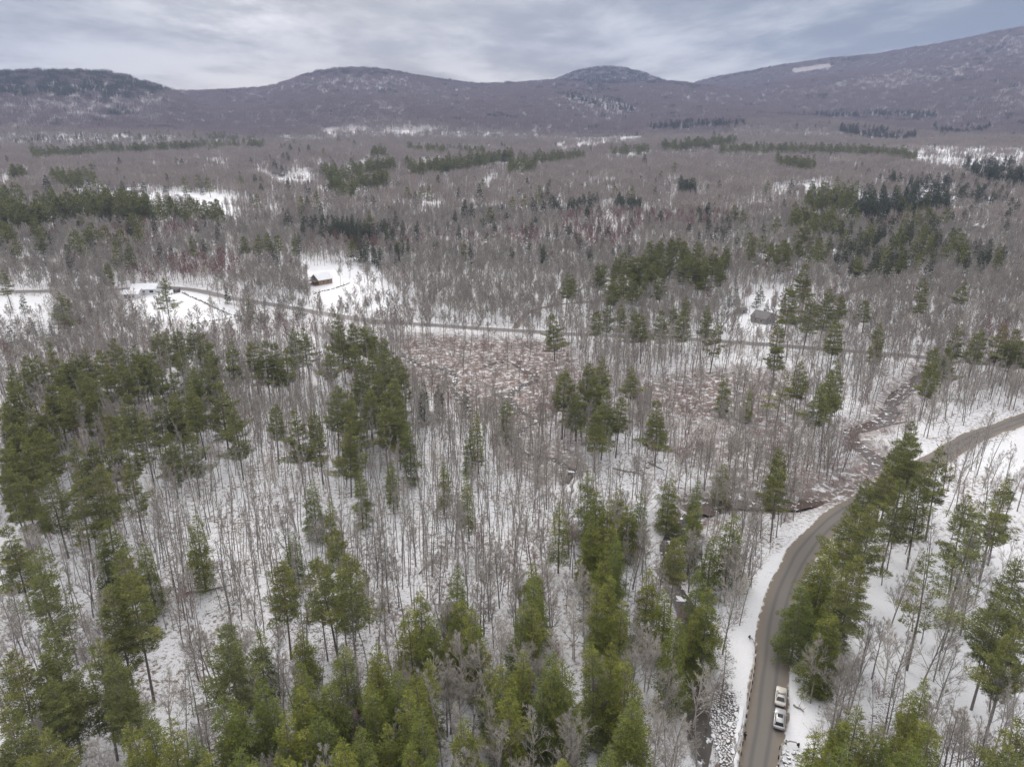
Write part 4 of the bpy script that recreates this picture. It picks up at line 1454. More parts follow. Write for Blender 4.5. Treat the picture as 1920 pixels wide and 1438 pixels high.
AZM = rad(43)
x, y = candidates(66, 335, 2.75, AZM)
z = ground_h(x, y)
bx, by, _ = project(np.stack([x, y, z], -1))
den = np.full(len(x), DEF[0])
slim = np.full(len(x), DEF[1])
for poly, d, s in DENS:
    k = in_poly(bx, by, poly)
    den[k] = d
    slim[k] = s
for poly in NOTREE:
    den[in_poly(bx, by, poly)] = 0
den = den * (0.55 + 0.9 * vnoise(x, y, 26, 3))
den *= sstep(seg_dist(x, y, SUBS['ROAD']), 5.5, 8.0)
den *= seg_dist(x, y, SUBS['MIDROAD']) > 5
den *= seg_dist(x, y, SUBS['STREAM']) > 5.0
den *= np.minimum(seg_dist(x, y, SUBS['BROOK']), seg_dist(x, y, SUBS['BROOK2'])) > 2.5
# the snowy shoulder beside the guardrail
shoulder = [(1330, 1270), (1385, 1180), (1435, 1060), (1545, 960), (1500, 1040), (1440, 1180), (1400, 1450), (1300, 1450)]
den[in_poly(bx, by, shoulder)] = 0
den[in_poly(bx, by, [(1455, 1255), (1545, 1265), (1540, 1450), (1440, 1450)])] *= .12
# fewer under the evergreens
for ex, ey, eh, er in EVX:
    k = np.hypot(x - ex, y - ey) < 2.0
    f = 1 - 3.0 / er
    k |= np.hypot(x - ex * f, y - ey * f) < 1.8
    den[k] = 0
for lf in (5, 9, 13):
    den[shown_in(x, y, z, SEEN, lf) & (NR.random(len(x)) < .42)] = 0
den[shown_in(x, y, z, NOTREE[:2], 6) & (NR.random(len(x)) < .7)] = 0
den[shown_in(x, y, z, NOTREE[:2], 12) & (NR.random(len(x)) < .7)] = 0
keep = NR.random(len(x)) < den * .88
x, y, z, slim, bx, by = (v[keep] for v in (x, y, z, slim, bx, by))
sl_ = NR.random(len(x)) < slim
hh = np.where(sl_, NR.uniform(9, 22, len(x)), NR.uniform(11, 17, len(x)))
r = np.hypot(x, y)
q = NR.random(len(x))
kd = np.where(sl_, 'slender_tree', np.where(q < .13, 'birch_tree', np.where(q < .26, 'red_tree', 'bare_tree')))
NEAR = [dict(kind=str(k), x=a, y=b, z=c, h=h, r=d, px=e, py=f) for k, a, b, c, h, d, e, f in zip(kd, x, y, z, hh, r, bx, by)]
# pale and broad bare trees seen one by one: tip, height, kind
PALE = [(438, 1235, 15, 'b'), (249, 1280, 14, 'b'), (197, 1370, 14, 'b'), (157, 1395, 13, 'b'), (527, 1395, 14, 's'), (217, 1180, 14, 's'), (716, 1070, 14, 'b'), (841, 1100, 14, 'b'), (706, 1150, 13, 'r'), (865, 1180, 15, 'b'),
        (897, 1185, 16, 'b'), (921, 1185, 15, 'b'), (982, 1125, 16, 'w'), (921, 1240, 14, 'b'), (1058, 1170, 15, 'b'), (1082, 1095, 17, 'b'), (1114, 1115, 16, 'b'), (1195, 975, 17, 's'), (1247, 990, 16, 's'), (1219, 1160, 15, 'b'),
        (1122, 1230, 16, 's'), (1247, 1240, 16, 's'), (937, 1335, 15, 'w'), (1002, 1315, 15, 'b'), (1066, 1350, 15, 's'), (1034, 1280, 14, 's'), (1235, 1370, 15, 's'), (833, 1240, 15, 's'), (865, 1395, 14, 's'), (652, 1290, 13, 's'),
        (1356, 870, 16, 's'), (1304, 975, 16, 's'), (1372, 1010, 15, 's'), (1315, 1215, 15, 'b'), (1340, 1225, 14, 's'), (1541, 1195, 14, 's'), (1638, 1140, 14, 's'), (1839, 1000, 18, 's'), (1790, 1190, 15, 's'), (1762, 1150, 15, 's'), (1806, 1345, 14, 's'),
        (1851, 1360, 13, 's'), (1618, 1405, 12, 's'), (1660, 1150, 14, 's'), (1910, 690, 16, 'b'), (1275, 1095, 15, 'r'), (1265, 1180, 14, 'r'), (890, 970, 15, 'r'), (1280, 1310, 14, 'b'), (1262, 1385, 13, 's'), (100, 1420, 12, 'b'),
        (1470, 905, 15, 's'), (1430, 935, 15, 's'), (1565, 1180, 14, 's'), (1700, 1180, 14, 's'), (1880, 1270, 13, 's'), (1425, 880, 15, 's'), (545, 1250, 13, 's'), (610, 1310, 12, 's'), (340, 1400, 12, 's'), (120, 1300, 13, 's'), (60, 960, 14, 'b')]
for px, py, h, k in PALE:
    d = hit(px, py, h)
    NEAR.append(dict(kind={'b': 'birch_tree', 's': 'bare_tree', 'w': 'bare_tree', 'r': 'red_tree'}[k], x=d[0], y=d[1], z=gz(d[0], d[1]), h=h, r=math.hypot(d[0], d[1]) , px=px, py=py, own=True, w=1.3 if k == 'w' else 1.0))
# is the middle of the crown hidden behind a nearer evergreen
hid = []
if len(EVX):
    ez = ground_h(EVX[:, 0], EVX[:, 1])
    tx, ty, tz = project(np.stack([EVX[:, 0], EVX[:, 1], ez + EVX[:, 2]], -1))
    cx, cy, cz_ = project(np.stack([EVX[:, 0], EVX[:, 1], ez + EVX[:, 2] * .15], -1))
for e in NEAR:
    a, b, c = project(np.array([e['x'], e['y'], e['z'] + e['h'] * .7]))
    e['cx'], e['cy'] = float(a), float(b)
    k = (b > ty) & (b < cy) & (np.abs(a - tx) < 3.0 * F / tz * np.clip((b - ty) / (cy - ty + 1e-6), .2, 1)) & (EVX[:, 3] < e['r'])
    e['hid'] = bool(np.any(k))
    e['out'] = not (8 < a < 1912 and 8 < b < 1425)
vis = [e for e in NEAR if not e['hid'] and not e['out']]
vis.sort(key=lambda e: (0 if e.get('own') else 1, e['r'] / e['h']))
BARE = vis[:300]
for e in BARE:
    e['one'] = True
LK = {'slender_tree': 'slender dark-stemmed leafless tree', 'bare_tree': 'broad grey leafless tree', 'birch_tree': 'pale-barked leafless birch', 'red_tree': 'reddish-twigged leafless maple'}
CT = {'slender_tree': 'bare tree', 'bare_tree': 'bare tree', 'birch_tree': 'birch', 'red_tree': 'maple'}
NM = {'slender_tree': 'bare_tree', 'bare_tree': 'bare_tree', 'birch_tree': 'birch_tree', 'red_tree': 'maple_tree'}
bg_ = {}
for e in BARE:
    bg_.setdefault((e['kind'], spot_of(e['cx'], e['cy'])), []).append(e)
for (kind, sp), lst in bg_.items():
    lst.sort(key=lambda e: e['cx'])
    ph = SPOT[sp][2]
    for k, e in enumerate(lst):
        if kind == 'slender_tree' and len(lst) > 3:
            lab = f"{LK[kind]} in snow, one of several alike, {ph}"
            grp = f"slender bare trees, {ph}"
        else:
            lab = f"{LK[kind]}, only one at {ph}" if len(lst) == 1 else f"{LK[kind]}, {ORD[min(k, 19)]} from left of these, {ph}"
            grp = 'bare trees rising over the snow'
        lab = shorten(lab)
        plant(NM[kind], kind, RN.randrange(len(PROTO[kind])), e, lab, CT[kind], grp)
# all the other bare trees are one forest
meshes = [PROTO['slender_tree'][k][2] for k in range(5)] + [PROTO['bare_tree'][k][2] for k in range(4)] + [PROTO['birch_tree'][k][2] for k in range(4)] + [PROTO['red_tree'][k][2] for k in range(2)] \
    + [PROTO['mid_bare'][k][2] for k in range(5)] + [PROTO['mid_pale'][0][2], PROTO['mid_red'][0][2]] + [PROTO['mid_slender'][k][2] for k in range(2)]
OFF = {'slender_tree': (0, 5), 'bare_tree': (5, 4), 'birch_tree': (9, 4), 'red_tree': (13, 2)}
P_, I_, S_ = [], [], []
for e in NEAR:
    if not e.get('one'):
        P_.append((e['x'], e['y'], e['z'] - .1))
        o_, n_ = OFF[e['kind']]
        I_.append(o_ + RN.randrange(n_))
        s = e['h'] / 17
        S_.append((s, s, s))
x, y = candidates(335, 720, 3.9, AZM)
z = ground_h(x, y)
bx, by, _ = project(np.stack([x, y, z], -1))
den = np.full(len(x), 1.0)
for poly, d, s in DENS:
    den[in_poly(bx, by, poly)] = min(1, d * 1.2)
for poly in NOTREE:
    den[in_poly(bx, by, poly)] = 0
den *= (.6 + .7 * vnoise(x, y, 60, 2))
den *= seg_dist(x, y, SUBS['MIDROAD']) > 5.5
den *= seg_dist(x, y, TRACK[::3]) > 3.5
for lf in (5, 9, 13):
    den[shown_in(x, y, z, SEEN, lf) & (NR.random(len(x)) < .42)] = 0
lawn = (shown_in(x, y, z, NOTREE, 6) | shown_in(x, y, z, NOTREE, 12)) & (NR.random(len(x)) < .8)
den[lawn] = 0
fieldv = (shown_in(x, y, z, FARCLEAR, 0) | shown_in(x, y, z, FARCLEAR, 8)) & (NR.random(len(x)) < .82)
den[fieldv] = 0
for e in EV:
    if 325 < e['r'] < 740:
        f = 1 - 6.0 / e['r']
        f2 = 1 - 13.0 / e['r']
        den[(np.hypot(x - e['x'], y - e['y']) < 3.0) | (np.hypot(x - e['x'] * f, y - e['y'] * f) < 3.2) | (np.hypot(x - e['x'] * f2, y - e['y'] * f2) < 2.6)] = 0
k = NR.random(len(x)) < den * .9
x, y, z, bx, by = x[k], y[k], z[k], bx[k], by[k]
q = NR.random(len(x))
redz = sstep(vnoise(x, y, 90, 0), .55, .8) * .5
idx = np.where(q < .10, 20, np.where(q < .13 + redz, 21, np.where(q > .72, 22 + NR.integers(0, 2, len(x)), 15 + NR.integers(0, 5, len(x)))))
s = NR.uniform(.55, .95, len(x))
P_ = np.concatenate([np.array(P_), np.stack([x, y, z - .1], -1)])
I_ = np.concatenate([np.array(I_), idx])
S_ = np.concatenate([np.array(S_), np.stack([s, s, s], -1)])
scatter('bare_forest', meshes, P_, I_, NR.random(len(P_)) * 6.28, S_)
print('bare forest', len(P_), 'alone', len(ALONE), 'rest', len(REST), 'near', len(NEAR), 'visible', len(vis))

# farther woods in patches
BELT = np.array(BELT)


def off_belts(x, y, gap, front):
    ok = np.ones(len(x), bool)
    for bx_, by_ in BELT:
        f = 1 - front / math.hypot(bx_, by_)
        ok &= (np.hypot(x - bx_, y - by_) > gap) & (np.hypot(x - bx_ * f, y - by_ * f) > gap)
    return ok


x, y = candidates(712, 2700, 21, rad(44))
meet = 2080 + 560 * vnoise(x, y, 330, 3)
k = np.hypot(x, y) < meet
x, y = x[k], y[k]
ok = off_belts(x, y, 8, 9)
x, y = x[ok], y[ok]
z = hill_h(x, y)
k = ~((shown_in(x, y, z, FARCLEAR, 0) | shown_in(x, y, z, FARCLEAR, 9)) & (NR.random(len(x)) < .8))
k &= NR.random(len(x)) < .72 + .5 * vnoise(x, y, 120, 1)
x, y, z = x[k], y[k], z[k]
s = NR.uniform(.8, 1.1, len(x))
scatter('far_woods', PATCH, np.stack([x, y, z], -1), NR.integers(0, 6, len(x)), NR.integers(0, 4, len(x)) * pi / 2, np.stack([s * .98, s * .98, s], -1), tilt=True)
x, y = candidates(2060, 5700, 28, rad(44))
k = np.hypot(x, y) >= 2060 + 560 * vnoise(x, y, 330, 3)
x, y = x[k], y[k]
ok = off_belts(x, y, 9, 10)
x, y = x[ok], y[ok]
z = hill_h(x, y)
bx, by, _ = project(np.stack([x, y, z], -1))
k = ~(shown_in(x, y, z, FARCLEAR, 0) | shown_in(x, y, z, FARCLEAR, 8))
# darker conifers on the heads of the left hill and the knob, thin snowy woods on the slopes
dark = in_poly(bx, by, [(-100, 120), (200, 125), (325, 172), (200, 192), (80, 180), (-100, 185)]) & (NR.random(len(x)) < .65)
dark |= in_poly(bx, by, [(1050, 155), (1080, 126), (1140, 120), (1240, 140), (1300, 158), (1150, 160)]) & (NR.random(len(x)) < .6)
dark |= in_poly(bx, by, [(560, 146), (640, 124), (720, 126), (820, 143), (700, 142), (640, 140)]) & (NR.random(len(x)) < .45)
dark |= NR.random(len(x)) < .012
SNOWY = [[(-50, 205), (330, 175), (300, 215), (100, 250), (-50, 255)], [(560, 165), (620, 142), (700, 138), (800, 155), (960, 180), (960, 200), (640, 195)], [(1480, 180), (1700, 120), (1930, 70), (1930, 120), (1700, 165)], [(1820, 195), (1930, 150), (1930, 215)]]
thin = np.zeros(len(x), bool)
for p in SNOWY:
    thin |= in_poly(bx, by, p)
thin &= NR.random(len(x)) < .5
thin |= (vnoise(x, y, 190, 0) > .70) & (NR.random(len(x)) < .45)
dark |= (vnoise(x, y, 230, 1) > .78) & (NR.random(len(x)) < .28)
k &= dark | (NR.random(len(x)) < .995)
x, y, z, dark, thin = x[k], y[k], z[k], dark[k], thin[k]
s = NR.uniform(.85, 1.1, len(x))
idx = np.where(dark, 5 + NR.integers(0, 3, len(x)), np.where(thin, 8 + NR.integers(0, 3, len(x)), NR.integers(0, 5, len(x))))
scatter('hill_woods', HPATCH + CPATCH + TPATCH, np.stack([x, y, z], -1), idx, NR.integers(0, 4, len(x)) * pi / 2, np.stack([s, s, s], -1), tilt=True)
print('hill patches', len(x))

# bushes of the marsh and along the creek
x, y = candidates(70, 400, 2.2, AZM)
z = ground_h(x, y)
bx, by, _ = project(np.stack([x, y, z], -1))
den = np.full(len(x), .075)
for poly, v in WET:
    den[in_poly(bx, by, poly)] = .42 * v
den *= (.3 + 1.3 * vnoise(x, y, 17, 2))
den += .10 * (seg_dist(x, y, SUBS['STREAM']) < 11) * (y > 150)
for poly in NOTREE + CLEAN:
    den[in_poly(bx, by, poly)] *= .1
for l, d in (('ROAD', 6), ('MIDROAD', 5), ('STREAM', 4.2), ('BROOK', 2), ('BROOK2', 2)):
    den *= seg_dist(x, y, SUBS[l]) > d
k = NR.random(len(x)) < den
x, y, z = x[k], y[k], z[k]
s = NR.uniform(.35, 1.15, len(x)) ** 1.3
scatter('bushes', SHRUBS, np.stack([x, y, z], -1), NR.integers(0, 5, len(x)), NR.random(len(x)) * 6.28, np.stack([s, s, s], -1))
print('bushes', len(x))
# ------------------------------------------------------------------ built things
M['car_white'] = simple('warm_white_paint', (0.62, 0.60, 0.56), (0.55, 0.52, 0.48), 1.5, 0.35, 0.5)
M['car_silver'] = simple('silver_paint', (0.50, 0.51, 0.52), (0.44, 0.44, 0.45), 1.5, 0.3, 0.5, 0.3)
M['glass'] = simple('dark_car_glass', (0.02, 0.025, 0.03), (0.03, 0.035, 0.04), 1.0, 0.12, 0.5)
M['rubber'] = simple('black_rubber', (0.02, 0.02, 0.02), (0.035, 0.033, 0.03), 4, 0.9)
M['rim'] = simple('grey_rim', (0.35, 0.35, 0.36), (0.28, 0.28, 0.28), 4, 0.4, 0.5, 0.6)
M['plastic'] = simple('black_plastic', (0.03, 0.03, 0.032), (0.045, 0.045, 0.045), 4, 0.6)
M['red_lens'] = simple('red_lens', (0.35, 0.03, 0.025), (0.28, 0.02, 0.02), 4, 0.25, 0.5)
M['clear_lens'] = simple('clear_lens', (0.6, 0.6, 0.58), (0.5, 0.5, 0.5), 4, 0.2, 0.5)
M['steel'] = simple('galvanised_steel', (0.42, 0.41, 0.40), (0.33, 0.29, 0.26), 1.5, 0.55, 0.4, 0.4)
M['post_wood'] = simple('weathered_post', (0.11, 0.095, 0.085), (0.07, 0.06, 0.055), 3.0, 0.9)
M['concrete'] = simple('grey_concrete', (0.36, 0.34, 0.32), (0.26, 0.25, 0.235), 0.8, 0.9)
M['log_brown'] = simple('brown_log_wall', (0.34, 0.24, 0.15), (0.24, 0.16, 0.10), 1.2, 0.8)
M['red_paint'] = simple('red_brown_paint', (0.36, 0.13, 0.10), (0.27, 0.10, 0.08), 1.2, 0.8)
M['siding'] = simple('white_siding', (0.68, 0.69, 0.71), (0.60, 0.61, 0.63), 0.8, 0.7)
M['grey_siding'] = simple('grey_siding', (0.30, 0.28, 0.28), (0.24, 0.22, 0.22), 0.8, 0.8)
M['grey_roof'] = simple('grey_shingle_roof', (0.20, 0.19, 0.19), (0.15, 0.145, 0.145), 1.2, 0.9)
M['window_glass'] = simple('dark_window_glass', (0.04, 0.05, 0.06), (0.06, 0.07, 0.08), 1.0, 0.2, 0.5)
M['trim'] = simple('pale_trim', (0.6, 0.58, 0.55), (0.5, 0.48, 0.45), 1.0, 0.7)
M['dark_cloth'] = simple('black_cloth', (0.018, 0.018, 0.022), (0.03, 0.03, 0.034), 6.0, 0.9)
M['skin'] = simple('skin', (0.45, 0.28, 0.21), (0.40, 0.25, 0.19), 4.0, 0.6)


def m_rock():
    m, t, b = mat('snow_dusted_rock')
    P = worldpos(t)
    n = noise(t, 2.0, 5.0, 0.65, P)
    rock = mixc(t, n, (0.10, 0.095, 0.09), (0.27, 0.25, 0.235))
    nz = nod(t, 'ShaderNodeSeparateXYZ', inp={0: nod(t, 'ShaderNodeNewGeometry').outputs['Normal']}).outputs[2]
    k = mth(t, 'ADD', nz, mth(t, 'MULTIPLY', mth(t, 'SUBTRACT', n, .5), .9))
    t.links.new(mixc(t, mapr(t, k, .58, .74), rock, (0.80, 0.81, 0.84)), b.inputs['Base Color'])
    return m


M['rock'] = m_rock()


def wheel(parent, x, y, r=.36, w=.23):
    a = BM().tube([(x - w / 2, y, r), (x + w / 2, y, r)], r, 18).build('wheel', M['rubber'], parent, .02)
    sx = 1 if x > 0 else -1
    BM().tube([(x + sx * (w / 2 - .02), y, r), (x + sx * (w / 2 + .012), y, r)], r * .62, 12).build('rim', M['rim'], a)


def car(label, px, py, heading, L, Wd, Hh, paint, rack, roofglass, boxy):
    p = hit(px, py, 1.0)
    i = int(np.argmin(np.hypot(ROAD[:, 0] - p[0], ROAD[:, 1] - p[1])))
    tg = ROAD[i + 2] - ROAD[i - 2]
    heading = math.atan2(tg[0], tg[1]) + heading
    o = thing('parked_car', label, 'car', (p[0], p[1], gz(p[0], p[1]) + .12), -heading, 'cars parked on the road edge')
    w, l = Wd / 2, L / 2
    belt = .62 * Hh
    b = BM()
    # lower body as a chain of cross sections along the length: y, half width, bottom, top
    sec = [(-l, w * .90, .45, belt * .82), (-l + .12, w * .97, .30, belt * .97), (-l * .6, w, .26, belt), (0, w, .25, belt), (l * .42, w, .26, belt * .99), (l * .80, w * .97, .28, belt * .90), (l - .12, w * .90, .32, belt * .78), (l, w * .80, .42, belt * .64)]
    rings = []
    for y, hw, z0, z1 in sec:
        zm = (z0 + z1) / 2
        pr = [(-hw * .92, z0), (hw * .92, z0), (hw, zm), (hw * .97, z1 - .08), (hw * .86, z1), (-hw * .86, z1), (-hw * .97, z1 - .08), (-hw, zm)]
        rings.append([b.b.verts.new((x, y, z)) for x, z in pr])
    for r0, r1 in zip(rings[:-1], rings[1:]):
        for k in range(8):
            b.b.faces.new((r0[k], r0[(k + 1) % 8], r1[(k + 1) % 8], r1[k]))
    b.b.faces.new(rings[0][::-1])
    b.b.faces.new(rings[-1])
    b.build('body', paint, o, .025, True)
    yb, yf = -l + (.22 if boxy else .55), l * .38
    tb, tf = yb + (.28 if boxy else .55), yf - .75
    lo = [(-w * .86, yb, belt - .03), (w * .86, yb, belt - .03), (w * .86, yf, belt - .05), (-w * .86, yf, belt - .05)]
    hi = [(-w * .70, tb, Hh), (w * .70, tb, Hh), (w * .70, tf, Hh), (-w * .70, tf, Hh)]
    BM().hexa(lo, hi).build('cabin', paint, o, .05, True)

    def quad(name, a, b_, c, d, off, m=M['glass']):
        n = np.cross(np.subtract(b_, a), np.subtract(d, a))
        n = n / np.linalg.norm(n) * off
        A = [tuple(np.add(v, n)) for v in (a, b_, c, d)]
        B = [tuple(np.add(v, -n)) for v in (a, b_, c, d)]
        BM().hexa(B, A).build(name, m, o)

    def lerp(a, b_, t_):
        return tuple(np.array(a) * (1 - t_) + np.array(b_) * t_)

    def pane(name, a, b_, c, d, m0=.08, m1=.12):     # a,b lower edge, c,d upper edge
        q = [lerp(lerp(a, b_, u), lerp(d, c, u), v) for u, v in ((m0, m1), (1 - m0, m1), (1 - m0, 1 - m1), (m0, 1 - m1))]
        quad(name, *q, .012)
    pane('rear_window', lo[0], lo[1], hi[1], hi[0])
    pane('windshield', lo[2], lo[3], hi[3], hi[2], .05, .06)
    pane('side_window', lo[1], lo[2], hi[2], hi[1], .06, .16)
    pane('side_window', lo[3], lo[0], hi[0], hi[3], .06, .16)
    for sx in (-1, 1):
        for sy in (-.60, .62):
            wheel(o, sx * (w - .11), sy * l)
        BM().box(min(sx * w * .66, sx * w * .88), max(sx * w * .66, sx * w * .88), -l - .012, -l + .1, belt * .62, belt * .82).build('tail_light', M['red_lens'], o, .015)
        BM().box(min(sx * w * .5, sx * w * .8), max(sx * w * .5, sx * w * .8), l - .1, l + .015, belt * .50, belt * .60).build('headlight', M['clear_lens'], o, .015)
        BM().box(min(sx * w, sx * (w + .17)), max(sx * w, sx * (w + .17)), yf - .25, yf - .13, belt, belt + .14).build('mirror', paint if boxy else M['plastic'], o, .02)
    BM().box(-w * .9, w * .9, -l - .06, -l + .1, .34, .56).build('bumper', M['plastic'], o, .03)
    BM().box(-w * .82, w * .82, l - .08, l + .04, .34, .50).build('bumper', M['plastic'], o, .03)
    if rack:
        for sx in (-1, 1):
            r_ = BM().tube([(sx * w * .62, tb + .1, Hh + .05), (sx * w * .62, tf - .1, Hh + .05)], .028, 6)
            r_.build('roof_rail', M['rim'], o)
        for yy in (tb + .55, tf - .6):
            BM().box(-w * .62, w * .62, yy - .04, yy + .04, Hh + .05, Hh + .09).build('crossbar', M['plastic'], o)
    if roofglass:
        BM().box(-w * .46, w * .46, tf - 1.05, tf - .15, Hh - .02, Hh + .012).build('sunroof', M['glass'], o, .01)
    return o


car('off-white wagon with roof rails parked ahead on the road edge', 1464.5, 1302, 0, 4.75, 1.86, 1.68, M['car_white'], True, False, False)
car('silver car with dark sunroof parked behind the off-white wagon', 1462.5, 1344, 0, 4.8, 1.88, 1.70, M['car_silver'], False, True, True)


# guardrails
def guardrail(label, pix, step, zoff=0.0, endcap=True):
    ln = smooth_line(hits(pix), .5)
    o = thing('guardrail', label, 'guardrail', (ln[0][0], ln[0][1], gz(*ln[0])))
    ox, oy, oz = o.location
    zs = ground_h(ln[:, 0], ln[:, 1])
    zs = np.convolve(np.pad(zs, 5, mode='edge'), np.ones(11) / 11, 'valid') + zoff
    d = np.gradient(ln, axis=0)
    d /= np.linalg.norm(d, axis=1)[:, None]
    nr = np.stack([d[:, 1], -d[:, 0]], -1)
    b = BM()
    prof = [(-.05, .50), (.03, .56), (-.03, .64), (.03, .72), (-.05, .78), (-.075, .78), (-.01, .72), (-.07, .64), (-.01, .56), (-.075, .50)]
    rings = []
    for i in range(0, len(ln), 2):
        rings.append([b.b.verts.new((ln[i, 0] - ox + nr[i, 0] * u * SIDE, ln[i, 1] - oy + nr[i, 1] * u * SIDE, zs[i] - oz + z)) for u, z in prof])
    for r0, r1 in zip(rings[:-1], rings[1:]):
        for k in range(len(prof)):
            b.b.faces.new((r0[k], r0[(k + 1) % len(prof)], r1[(k + 1) % len(prof)], r1[k]))
    b.build('rail', M['steel'], o)
    acc = 0
    last = -9
    for i in range(len(ln)):
        if i:
            acc += np.linalg.norm(ln[i] - ln[i - 1])
        if acc - last >= step:
            last = acc
            c = ln[i] - nr[i] * .16 * SIDE
            BM().box(c[0] - ox - .1, c[0] - ox + .1, c[1] - oy - .1, c[1] - oy + .1, zs[i] - oz - .7, zs[i] - oz + .84).build('post', M['post_wood'], o, .02)
    if endcap:
        e = ln[0]
        q = BM().tube([(0, 0, .64), (-.02, .05, .64)], .32, 14)
        q.build('end_cap', M['plastic'], o, .02)
    return o


SIDE = 1
guardrail('long galvanised guardrail on dark posts along the road above the riprap', [(1405, 1197), (1411, 1203), (1414, 1214), (1414, 1236), (1412, 1260), (1408, 1285), (1403, 1312), (1398, 1340), (1394, 1365), (1391, 1390), (1387, 1415), (1383, 1440), (1378, 1475)], 2.0)
SIDE = -1
guardrail('short curved guardrail end in the snow beside the silver car', [(1496, 1400), (1491, 1396), (1480, 1394), (1470, 1397), (1464, 1405), (1462, 1418), (1461, 1440), (1459, 1470)], 1.6)

# concrete wing wall of the crossing, snow on top
wl = smooth_line(hits([(1391, 1325), (1387, 1350), (1382, 1380), (1377, 1408), (1381, 1415), (1379, 1440), (1375, 1475)]), 1.0)
wo = thing('wing_wall', 'low concrete wing wall with a snowy top between riprap and guardrail', 'wing wall', (wl[0][0], wl[0][1], 0))
for nm, m_, z0, z1, hw in (('wall', M['concrete'], -2.6, -.02, .30), ('snow_cap', M['snow'], -.015, .12, .36)):
    b = BM()
    d = np.gradient(wl, axis=0)
    d /= np.linalg.norm(d, axis=1)[:, None]
    rings = []
    for p, q in zip(wl, d):
        n_ = np.array([q[1], -q[0]])
        rings.append([b.b.verts.new((p[0] - wl[0][0] + n_[0] * u * hw, p[1] - wl[0][1] + n_[1] * u * hw, z)) for u, z in ((-1, z0), (1, z0), (1, z1), (-1, z1))])
    for r0, r1 in zip(rings[:-1], rings[1:]):
        for k in range(4):
            b.b.faces.new((r0[k], r0[(k + 1) % 4], r1[(k + 1) % 4], r1[k]))
    b.b.faces.new(rings[0][::-1])
    b.b.faces.new(rings[-1])
    b.build(nm, m_, wo)

# boulders of the riprap and the creek
ROCKS = []
for i in range(5):
    bm = bmesh.new()
    bmesh.ops.create_icosphere(bm, subdivisions=2, radius=.5)
    R_ = random.Random(i + 5)
    pl = [(np.array([R_.gauss(0, 1), R_.gauss(0, 1), R_.gauss(0, 1)]), R_.uniform(.28, .42)) for _ in range(9)]
    for v in bm.verts:
        c = np.array(v.co)
        for n_, dd in pl:
            n_ = n_ / np.linalg.norm(n_)
            k = c @ n_ - dd
            if k > 0:
                c = c - n_ * k
        v.co = c * np.array([1.15, .95, .8])
    me = bpy.data.meshes.new('boulder')
    bm.to_mesh(me)
    bm.free()
    me.materials.append(M['rock'])
    ROCKS.append(me)


def boulders(poly, n, lo, hi, label, group):
    P_ = hits(poly)
    xs, ys = [p[0] for p in P_], [p[1] for p in P_]
    c = 0
    got = []
    tries = 0
    while c < n and tries < 20000:
        tries += 1
        a, b = RN.uniform(min(xs), max(xs)), RN.uniform(min(ys), max(ys))
        if not in_poly(np.array([a]), np.array([b]), P_)[0]:
            continue
        s = lo + (hi - lo) * RN.random() ** 2.2
        if any((a - u) ** 2 + (b - v) ** 2 < (.40 * (s + w)) ** 2 for u, v, w in got):
            continue
        got.append((a, b, s))
        o = link('boulder', RN.choice(ROCKS))
        o.location = (a, b, gz(a, b) + .22 * s)
        o.rotation_euler = (RN.uniform(-.5, .5), RN.uniform(-.5, .5), RN.uniform(0, 6.28))
        o.scale = (s, s * RN.uniform(.8, 1.2), s * RN.uniform(.7, 1.1))
        tag(o, label, 'boulder', group)
        c += 1


boulders([(1332, 1278), (1352, 1284), (1374, 1296), (1385, 1330), (1381, 1365), (1374, 1400), (1373, 1445), (1355, 1445), (1350, 1410), (1340, 1380), (1336, 1345), (1330, 1320)], 280, .4, 1.05,
         'snow-dusted grey boulder packed in the riprap bank under the guardrail', 'riprap boulders')
boulders([(1285, 1150), (1312, 1170), (1325, 1250), (1318, 1330), (1330, 1400), (1318, 1430), (1300, 1360), (1280, 1260), (1272, 1190)], 70, .5, 1.5,
         'snow-capped boulder lying in the wooded creek bed', 'creek boulders')
boulders([(1463, 1405), (1478, 1402), (1500, 1404), (1503, 1445), (1460, 1445)], 22, .4, .9, 'snowy rock heaped behind the short curved guardrail', 'rocks behind the short guardrail')


